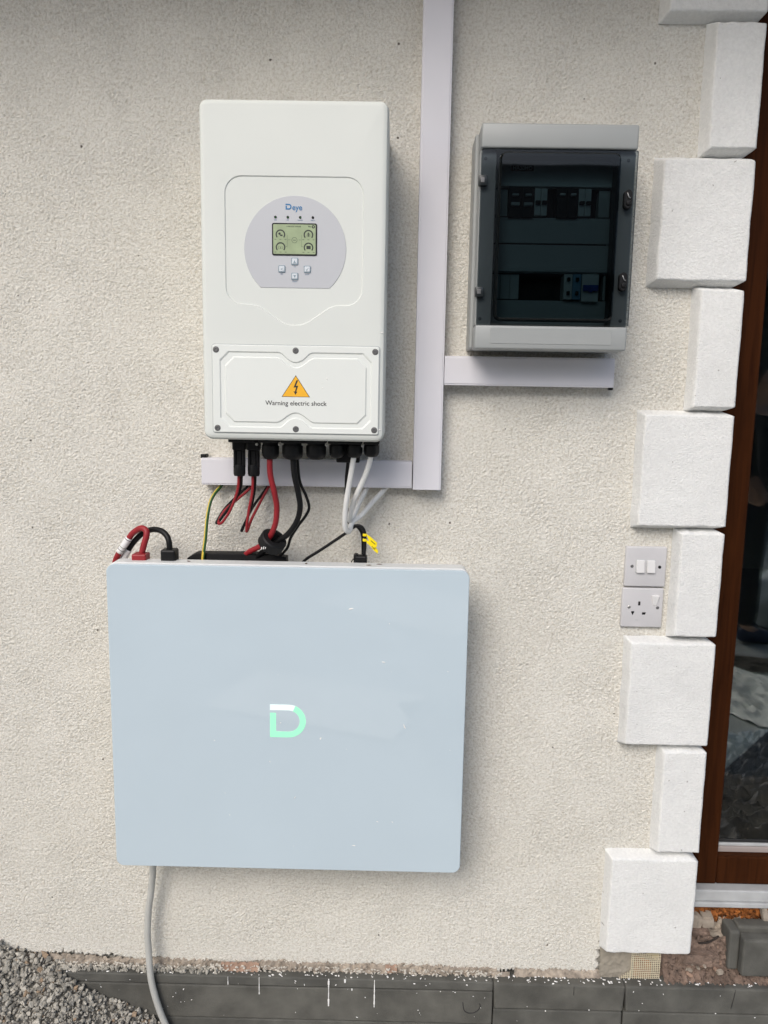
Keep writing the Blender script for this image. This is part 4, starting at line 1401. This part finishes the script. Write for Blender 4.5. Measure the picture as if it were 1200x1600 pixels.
# inner mask plates
YM = -0.082
dbp(box('mask_plate', DX0 + 0.0305, DX1 - 0.0305, YM, YM + 0.003, 1.9185, 1.9745, M_DBIN, None, 0.0006))
dbp(box('mask_plate', DX0 + 0.0305, DX1 - 0.0305, YM - 0.004, YM - 0.001, 1.8190, 1.8655, M_DBIN, None, 0.0012))
dbp(box('mask_plate', DX0 + 0.0305, DX1 - 0.0305, YM - 0.004, YM - 0.001, 1.7640, 1.8165, M_DBIN, None, 0.0012))
dbp(box('mask_plate', DX0 + 0.0305, DX1 - 0.0305, YM, YM + 0.003, 1.6635, 1.7145, M_DBIN, None, 0.0006))
dbp(box('mask_ridge', DX0 + 0.0305, DX1 - 0.0305, YM - 0.008, YM - 0.0005, 1.9200, 1.9260, M_DBIN, None, 0.001))
dbp(box('mask_ridge', DX0 + 0.0305, DX1 - 0.0305, YM - 0.010, YM - 0.0045, 1.7660, 1.7740, M_DBIN, None, 0.001))
dbp(box('cavity', DX0 + 0.0305, DX1 - 0.0305, -0.060, -0.056, 1.6640, 1.9740, M_DARK, None))


def brk_(x0, x1, z0, z1, m_, toggles, tm, screws=0, dep=-0.092):
    b = dbp(box('breaker', x0, x1, dep, -0.0605, z0, z1, m_, None, 0.001))
    k = len(toggles)
    for (tx_, tz_, tw, thh) in toggles:
        o = box('toggle', tx_ - tw / 2, tx_ + tw / 2, dep - 0.007, dep + 0.001, tz_ - thh / 2, tz_ + thh / 2, tm, None, 0.001)
        o.parent = b
        o.matrix_parent_inverse = DM
    b.matrix_parent_inverse = DM
    for o in b.children:
        o.matrix_parent_inverse = Matrix.Identity(4)
    return b


Z0, Z1 = 1.868, 1.9165
brk_(0.2085, 0.2325, Z0 - 0.004, Z1 + 0.002, M_BLACK, [(0.2205, 1.9035, 0.012, 0.004), (0.2205, 1.8870, 0.016, 0.006)], M_DBIN)
brk_(0.2330, 0.2560, Z0 - 0.004, Z1 + 0.002, M_BLACK, [(0.2445, 1.9035, 0.012, 0.004), (0.2445, 1.8870, 0.016, 0.006)], M_DBIN)
for x in (0.2570, 0.2690):
    brk_(x, x + 0.0115, Z0, Z1, M_MCBW, [(x + 0.0058, 1.8905, 0.009, 0.006)], M_BLACK)
brk_(0.2985, 0.3180, Z0 - 0.004, Z1 + 0.001, M_BLACK, [(0.3082, 1.9050, 0.010, 0.004)], M_MCBW)
brk_(0.3185, 0.3380, Z0 - 0.004, Z1 + 0.001, M_BLACK, [(0.3282, 1.9050, 0.010, 0.004)], M_MCBW)
for x in (0.3390, 0.3510):
    brk_(x, x + 0.0115, Z0, Z1, M_MCBW, [(x + 0.0058, 1.8905, 0.009, 0.006)], M_BLACK)
dbp(box('blank_module', 0.3790, 0.4000, YM, -0.0605, Z0, Z1, M_DBIN, None, 0.001))
dbp(box('blank_module', 0.1820, 0.2080, YM, -0.0605, Z0, Z1, M_DBIN, None, 0.001))
for k in range(3):
    dbp(box('blank_module', 0.1820 + k * 0.0180, 0.1995 + k * 0.0180, YM, -0.0605, 1.7160, 1.7625, M_DBIN, None, 0.001))
for x in (0.3190, 0.3355):
    tb_ = brk_(x, x + 0.0160, 1.7160, 1.7625, M_MCBW if x < 0.33 else M_TERM, [(x + 0.008, 1.7525, 0.0055, 0.0065), (x + 0.008, 1.7275, 0.0055, 0.0065)], M_BLACK)
brk_(0.3530, 0.3850, 1.7125, 1.7630, M_MCBW, [(0.3690, 1.7370, 0.028, 0.011), (0.3690, 1.7320, 0.006, 0.006)], M_MCBB)
dbp(box('blank_module', 0.3960, 0.4005, YM, -0.0605, 1.7160, 1.7625, M_DBIN, None, 0.001))
np_ = dbp(box('name_plate', 0.2125, 0.2540, YM - 0.0012, YM + 0.0005, 1.9490, 1.9595, M_DARK, None, 0.0004))
dbp(text('name_lettering', 'HA30MO', 0.2335, 1.9542, YM - 0.0014, 0.0092, M_MCBW, None, bold=0.00015), np_)
# smoked door: flat border, bulged window, hinges, latches
bm = bmesh.new()
dr_o = rrect(DX0 + 0.0005, DX1 + 0.0015, 1.6640, 1.9745, 0.003, 3)
win = rrect(0.1840, 0.4035, 1.6720, 1.9690, 0.013, 6)
o0 = loop(bm, dr_o, -0.1225); o1 = loop(bm, dr_o, -0.1275); o2 = loop(bm, offset_poly(dr_o, 0.0015), -0.1290)
bridge(bm, o0, o1); bridge(bm, o1, o2)
wl = loop(bm, win, -0.1290)
fill_between(bm, [o2, wl])
door_f = dbp(from_bm('smoked_door', bm, G_SMOKE2))
bm = bmesh.new()
w0 = loop(bm, win, -0.1288); w1 = loop(bm, offset_poly(win, 0.001), -0.1335); w2 = loop(bm, offset_poly(win, 0.004), -0.1365)
bridge(bm, w0, w1); bridge(bm, w1, w2)
fill_between(bm, [w2])
dbp(from_bm('smoked_window', bm, G_SMOKE), door_f)
M_GASK = mat('dark_window_gasket', (0.012, 0.016, 0.017), 0.4, 0.1, 30)
bm = bmesh.new()
g0 = loop(bm, offset_poly(win, -0.0015), -0.1215); g1 = loop(bm, offset_poly(win, 0.0050), -0.1215)
g2 = loop(bm, offset_poly(win, -0.0015), -0.1195); g3 = loop(bm, offset_poly(win, 0.0050), -0.0950)
bridge(bm, g0, g1); bridge(bm, g0, g2); bridge(bm, g1, g3)
dbp(from_bm('window_gasket', bm, M_GASK), door_f)
for z in (1.9190, 1.7225):
    dbp(auto(box('hinge', DX0 - 0.0030, DX0 + 0.0125, -0.1325, -0.1180, z - 0.0090, z + 0.0090, M_GASK, None, 0.002), 40))
    dbp(box('hinge_pin', DX0 + 0.0005, DX0 + 0.0075, -0.1340, -0.1320, z - 0.0045, z + 0.0045, M_SCREW, None, 0.0008))
for z in (1.8890, 1.7440):
    k_ = dbp(extrude_poly('latch', rrect(0.4125, 0.4265, z - 0.0165, z + 0.0165, 0.0068, 6), -0.1350, -0.1225, M_BLACK, None, 0.0015))
    lt_ = bmesh.new()
    dbp(lathe('latch_barrel', [(0.0048, 0), (0.0048, 0.002), (0.0040, 0.0032), (0.0015, 0.0036)], (0.4195, -0.1348, z - 0.0065), M_BLACK, None, 16, (0, -1, 0)), k_)
    dbp(tube('latch_lever', [(0.4165, -0.1360, z + 0.0110), (0.4195, -0.1368, z + 0.0030), (0.4225, -0.1360, z + 0.0015)], 0.0010, M_STEEL, None, 6, 4), k_)
for x, z in ((0.1590, 1.6750), (0.4220, 1.6750), (0.1600, 1.9600), (0.4200, 1.9600)):
    dbp(lathe('lid_screw', [(0.0032, 0), (0.0032, 0.0008), (0.0012, 0.0010)], (x, -0.1178, z), M_SCREW, None, 12, (0, -1, 0)))

# ------------------------------------------------------------------ switch and socket
def faceplate(name, label, cat, x0, x1, z0, z1):
    t = empty(name, ((x0 + x1) / 2, 0, (z0 + z1) / 2))
    tag(t, label, cat)
    o = auto(from_bm('plate', box_bm(x0, x1, -0.0095, 0.003, z0, z1, 0.003, 3), M_PLATE, None), 40)
    cadd(t, o)
    return t, o


def screw_at(t, x, z, m_, y=-0.0093):
    cadd(t, lathe('screw', [(0.0034, 0), (0.0034, 0.0005), (0.0026, 0.0010), (0.0006, 0.0006)], (x, y, z), m_, None, 14, (0, -1, 0)))


sw, _ = faceplate('light_switch', 'grey-white double light switch above the wall socket', 'light switch', 0.4945, 0.5805, 1.1395, 1.2255)
for x in (0.5255, 0.5480):
    k = cadd(sw, from_bm('rocker_well', box_bm(x - 0.0098, x + 0.0098, -0.0100, -0.006, 1.1690, 1.1980, 0.0012), M_DBIN))
    rb = box_bm(x - 0.0086, x + 0.0086, -0.0140, -0.0085, 1.1702, 1.1968, 0.0014)
    for v in rb.verts:
        v.co.y += (v.co.z - 1.1835) * 0.12
    cadd(sw, from_bm('rocker', rb, M_ROCK))
screw_at(sw, 0.5085, 1.1835, M_SCREW)
screw_at(sw, 0.5665, 1.1825, M_BLACK)
so, _ = faceplate('wall_socket', 'grey-white switched power socket below the light switch', 'socket', 0.4925, 0.5790, 1.0510, 1.1365)
for pts in ([(0.5265, 1.0990), (0.5310, 1.0990), (0.5310, 1.1075), (0.5265, 1.1075)],
            [(0.5130, 1.0835), (0.5160, 1.0775), (0.5190, 1.0835), (0.5190, 1.0860), (0.5130, 1.0860)],
            [(0.5360, 1.0790), (0.5425, 1.0790), (0.5440, 1.0840), (0.5360, 1.0840)]):
    bm = bmesh.new()
    f0 = loop(bm, pts, -0.00975); f1 = loop(bm, pts, -0.004)
    bridge(bm, f0, f1); fill_between(bm, [f0])
    cadd(so, from_bm('pin_hole', bm, M_BLACK))
screw_at(so, 0.5080, 1.0950, M_STEEL)
screw_at(so, 0.5680, 1.0945, M_SCREW)
rb = box_bm(0.5535, 0.5700, -0.0150, -0.0085, 1.0985, 1.1225, 0.0025)
for v in rb.verts:
    if v.co.z < 1.105:
        v.co.x = 0.56175 + (v.co.x - 0.56175) * 0.55
    v.co.y += (1.122 - v.co.z) * 0.18
cadd(so, from_bm('socket_switch', rb, M_ROCK))
cadd(so, box('print_mark', 0.5225, 0.5290, -0.0097, -0.0090, 1.0665, 1.0675, M_DBIN, None))

# ------------------------------------------------------------------ the yard in front, seen mirrored in the door glass
def crumple(name, label, cx, cy, w_, d_, hgt, seed, m_, rot):
    k = 90
    u = np.linspace(-1, 1, k)
    U, V = np.meshgrid(u, u)
    st = max(w_, d_) / k
    f1 = np.abs(fftnoise(k, k, st, 0.14, 0.45, seed)); f2 = np.abs(fftnoise(k, k, st, 0.07, 0.20, seed + 1))
    rim = np.clip(1.15 - (np.abs(U) ** 3 + np.abs(V) ** 3), 0.0, 1)
    Zs = 0.006 + hgt * (np.maximum(0, 1.5 - f1) * 0.5 + np.maximum(0, 1 - f2) * 0.30) * (0.25 + 0.75 * rim)
    X0 = U * w_ / 2 * (1 + 0.10 * np.sin(V * 5 + seed)); Y0 = V * d_ / 2 * (1 + 0.10 * np.sin(U * 4 + seed))
    c, s = math.cos(rot), math.sin(rot)
    o = grid_mesh(name, X0 * c - Y0 * s, X0 * s + Y0 * c, Zs, m_)
    o.location = (cx, cy, 0)
    tag(o, label, 'dust sheet', 'dust sheets mirrored in the door glass')
    return o


crumple('dust_sheet', 'crumpled pale dust sheet nearest the door, mirrored low in the glass', 1.32, -0.92, 0.95, 0.55, 0.10, 401, M_SHEET, 0.3)
crumple('dust_sheet', 'crumpled blue-grey sheet mirrored in the middle of the glass', 1.55, -1.35, 0.8, 0.42, 0.09, 411, M_SHEETB, -0.4)
crumple('dust_sheet', 'flat grey-white sheet farthest from the door, mirrored higher in the glass', 2.0, -2.05, 1.1, 0.7, 0.045, 421, M_SHEET, 0.9)
crumple('dirt_patch', 'patch of dark spilled soil on the yard, mirrored in the glass', 2.15, -2.62, 0.7, 0.30, 0.02, 431, mat('dark_soil', (0.09, 0.075, 0.06), 0.95, 0.3, 20, 0.004, 60), 0.2)

# bag of rubble beside the person
bm = bmesh.new()
bmesh.ops.create_icosphere(bm, subdivisions=4, radius=1)
for v in bm.verts:
    p = v.co.copy()
    nn = mnoise.noise(p * 2.2) * 0.22 + mnoise.noise(p * 6) * 0.08
    v.co = Vector((p.x * (0.21 + 0.05 * nn) * (1.1 - 0.35 * max(0, p.z)), p.y * 0.18 * (1 + nn) * (1.1 - 0.35 * max(0, p.z)), max(-0.9, p.z) * 0.24 * (1 + 0.5 * nn) + 0.21))
rb_ = from_bm('rubble_bag', bm, M_SHEETB, None, True)
rb_.location = (2.72, -3.45, 0)
tag(rb_, 'pale blue-grey bag standing on the yard behind the shoe in the reflection', 'bag')


def skin(name, V, E, Rd, m_, parent=None, sub_=2, root=0):
    me = bpy.data.meshes.new(name)
    me.from_pydata(V, E, [])
    o = bpy.data.objects.new(name, me)
    C.objects.link(o)
    md = o.modifiers.new('skin', 'SKIN')
    md.use_smooth_shade = True
    for i, sv_ in enumerate(me.skin_vertices[0].data):
        sv_.radius = Rd[i] if isinstance(Rd[i], tuple) else (Rd[i], Rd[i])
        sv_.use_root = (i == root)
    ss = o.modifiers.new('sub', 'SUBSURF')
    ss.levels = ss.render_levels = sub_
    dg = bpy.context.evaluated_depsgraph_get()
    m2 = bpy.data.meshes.new_from_object(o.evaluated_get(dg))
    bpy.data.objects.remove(o)
    m2.materials.clear()
    return link(name, m2, m_, parent, True)


# person facing +x (local): origin on the ground between the feet
per = empty('person', (2.31, -3.17, 0))
tag(per, 'person in dark jacket and trousers and navy shoes, mirrored in the door glass', 'person')
M_SKIN = mat('skin', (0.42, 0.25, 0.18), 0.55, 0.06, 30)
M_TROU = mat('dark_trousers', (0.014, 0.016, 0.022), 0.85, 0.2, 30)
M_JACK = mat('dark_jacket', (0.02, 0.022, 0.026), 0.8, 0.2, 30)
M_SHOE = mat('navy_shoe', (0.015, 0.025, 0.06), 0.6, 0.15, 30)
M_HAIR = mat('dark_hair', (0.012, 0.010, 0.008), 0.6, 0.2, 120, 0.002, 200)
V = [(0, 0, 0.98), (0, 0, 1.12), (0.01, 0, 1.28), (0, 0, 1.44), (0.0, 0, 1.52), (0.02, 0, 1.60), (0.03, 0, 1.68), (0.02, 0, 1.755)]
E_ = [(0, 1), (1, 2), (2, 3), (3, 4), (4, 5), (5, 6), (6, 7)]
Rd = [(0.15, 0.105), (0.14, 0.10), (0.155, 0.11), (0.12, 0.08), (0.055, 0.055), (0.078, 0.07), (0.082, 0.078), (0.055, 0.055)]
for sy in (-1, 1):
    k = len(V)
    V += [(0, sy * 0.10, 0.90), (0.02 if sy < 0 else 0.0, sy * 0.105, 0.50), (0.0, sy * 0.11, 0.09), (0.12, sy * 0.12, 0.045)]
    Rd += [0.085, 0.058, 0.042, 0.036]
    E_ += [(0, k), (k, k + 1), (k + 1, k + 2), (k + 2, k + 3)]
    k = len(V)
    V += [(0, sy * 0.19, 1.41), (-0.02, sy * 0.23, 1.14), (0.10 if sy > 0 else 0.06, sy * 0.235, 0.93), (0.145 if sy > 0 else 0.08, sy * 0.23, 0.865)]
    Rd += [0.055, 0.043, 0.030, (0.022, 0.036)]
    E_ += [(3, k), (k, k + 1), (k + 1, k + 2), (k + 2, k + 3)]
    # fingers and thumb rooted in the palm
    hx_, hz_ = V[k + 3][0], V[k + 3][2]
    for fi, (oy, ln) in enumerate(((-0.024, 0.066), (-0.008, 0.078), (0.008, 0.074), (0.024, 0.058))):
        j = len(V)
        yb = sy * 0.23 + oy
        V += [(hx_ + 0.012, yb, hz_ - 0.030), (hx_ + 0.024, yb, hz_ - 0.030 - ln * 0.5), (hx_ + 0.016, yb, hz_ - 0.030 - ln)]
        Rd += [0.010, 0.009, 0.007]
        E_ += [(k + 3, j), (j, j + 1), (j + 1, j + 2)]
    j = len(V)
    V += [(hx_ + 0.030, sy * (0.23 - 0.028), hz_ + 0.002), (hx_ + 0.048, sy * (0.23 - 0.036), hz_ - 0.030)]
    Rd += [0.011, 0.008]
    E_ += [(k + 3, j), (j, j + 1)]
body_ = skin('body', V, E_, Rd, M_SKIN, per)
# face details
for sy in (-1, 1):
    lathe('eye', [(0.002, 0), (0.010, 0.002), (0.009, 0.006), (0.002, 0.009)], (0.098, sy * 0.031, 1.675), M_INK, per, 12, (1, 0, 0))
    o = skin('ear', [(0.02, sy * 0.082, 1.69), (0.015, sy * 0.092, 1.665), (0.02, sy * 0.084, 1.635)], [(0, 1), (1, 2)], [(0.012, 0.008), (0.016, 0.008), (0.008, 0.006)], M_SKIN, per, 1)
skin('nose', [(0.100, 0, 1.680), (0.120, 0, 1.645), (0.100, 0, 1.635)], [(0, 1), (1, 2)], [0.010, 0.014, 0.012], M_SKIN, per, 1)
tube('mouth', [(0.088, -0.024, 1.607), (0.101, 0, 1.605), (0.088, 0.024, 1.607)], 0.005, M_REDM, per, 6, 4)
skin('hair', [(0.03, 0, 1.755), (-0.02, 0, 1.755), (-0.05, 0, 1.69), (-0.045, 0, 1.62)], [(0, 1), (1, 2), (2, 3)], [(0.072, 0.055), (0.078, 0.062), (0.080, 0.060), (0.055, 0.045)], M_HAIR, per, 2)
V = [(0, 0, 0.99), (0, 0, 0.94)]
E_ = [(0, 1)]; Rd = [(0.165, 0.122), (0.16, 0.118)]
for sy in (-1, 1):
    k = len(V)
    V += [(0, sy * 0.10, 0.86), (0.02 if sy < 0 else 0.0, sy * 0.105, 0.50), (0.0, sy * 0.11, 0.10)]
    Rd += [0.098, 0.076, 0.066]
    E_ += [(1, k), (k, k + 1), (k + 1, k + 2)]
skin('trousers', V, E_, Rd, M_TROU, per)
V = [(0, 0, 0.97), (0, 0, 1.12), (0.01, 0, 1.28), (0, 0, 1.43), (0, 0, 1.49)]
E_ = [(0, 1), (1, 2), (2, 3), (3, 4)]; Rd = [(0.178, 0.13), (0.165, 0.122), (0.175, 0.13), (0.14, 0.098), (0.07, 0.07)]
for sy in (-1, 1):
    k = len(V)
    V += [(0, sy * 0.195, 1.41), (-0.02, sy * 0.235, 1.14), (0.085 if sy > 0 else 0.05, sy * 0.237, 0.955)]
    Rd += [0.073, 0.060, 0.046]
    E_ += [(3, k), (k, k + 1), (k + 1, k + 2)]
skin('jacket', V, E_, Rd, M_JACK, per)
for sy in (-1, 1):
    skin('shoe', [(-0.055, sy * 0.11, 0.055), (0.02, sy * 0.112, 0.060), (0.12, sy * 0.118, 0.045), (0.195, sy * 0.124, 0.036)], [(0, 1), (1, 2), (2, 3)], [(0.046, 0.055), (0.048, 0.060), (0.050, 0.045), (0.040, 0.036)], M_SHOE, per, 2)

# unseen house added across the yard to darken the reflections
nh = empty('added_house', (2.0, -10.0, 0))
tag(nh, 'dark timber house added across the yard to keep reflections dim', 'house')
M_NH = mat('dark_timber_boards', (0.065, 0.055, 0.045), 0.85, 0.25, 3, 0.002, 30)
M_NR = mat('dark_roof_sheets', (0.06, 0.06, 0.06), 0.7, 0.2, 3)
M_NW = mat('window_frame_paint', (0.35, 0.35, 0.33), 0.6, 0.05, 6)


def npart(name, x0, x1, y0, y1, z0, z1, m_, par=None, bev=0.0):
    o = box(name, x0, x1, y0, y1, z0, z1, m_, par or nh, bev)
    return o


npart('wall', -9, 10, -6, 0, 0, 3.3, M_NH)
for k in range(64):
    npart('cladding_board', -9 + k * 0.297, -9 + k * 0.297 + 0.270, 0.0, 0.022, 0.05, 3.28, M_NH)
for x in (-4.5, 0.5, 5.0):
    wd = npart('window', x, x + 1.3, 0.0225, 0.06, 0.95, 2.25, M_NW, None, 0.01)
    for sx_ in (0.08, 0.69):
        npart('pane', x + sx_, x + sx_ + 0.53, 0.0602, 0.064, 1.03, 2.17, mat('dark_pane', (0.01, 0.012, 0.014), 0.08, 0.05, 3), wd)
pyd('roof', [(-9.6, 0.6, 3.2), (10.6, 0.6, 3.2), (10.6, -3, 5.6), (-9.6, -3, 5.6), (10.6, -6.6, 3.2), (-9.6, -6.6, 3.2),
             (-9.6, 0.6, 3.3), (10.6, 0.6, 3.3), (10.6, -3, 5.7), (-9.6, -3, 5.7), (10.6, -6.6, 3.3), (-9.6, -6.6, 3.3)],
    [(0, 1, 2, 3), (3, 2, 4, 5), (7, 6, 9, 8), (8, 9, 11, 10), (0, 6, 7, 1), (4, 10, 11, 5), (1, 7, 8, 2), (2, 8, 10, 4), (0, 3, 9, 6), (3, 5, 11, 9)], M_NR, nh)


# unseen boards added on the yard so the glossy battery front mirrors faint shapes
M_PLY = mat('added_pale_board', (0.62, 0.58, 0.50), 0.7, 0.08, 6)
M_PLYG = mat('added_grey_board', (0.16, 0.17, 0.18), 0.7, 0.08, 6)
for lab, bx_, by_, wx, wy, rz, mm in (('pale rectangular board added on the yard for a faint reflection in the battery front', -0.35, -2.35, 1.0, 0.55, 0.35, M_PLY),
                                      ('dark grey board added on the yard for a faint reflection in the battery front', 0.30, -1.95, 0.30, 0.9, -0.25, M_PLYG),
                                      ('small pale board added farther off on the yard for a faint reflection near the battery top', 0.2, -4.2, 1.3, 0.9, 0.7, M_PLY)):
    o = from_bm('board', box_bm(-wx / 2, wx / 2, -wy / 2, wy / 2, 0.0, 0.018, 0.002), mm)
    o.location = (bx_, by_, 0.001)
    o.rotation_euler = (0, 0, rz)
    tag(o, lab, 'board', 'boards added for reflections')
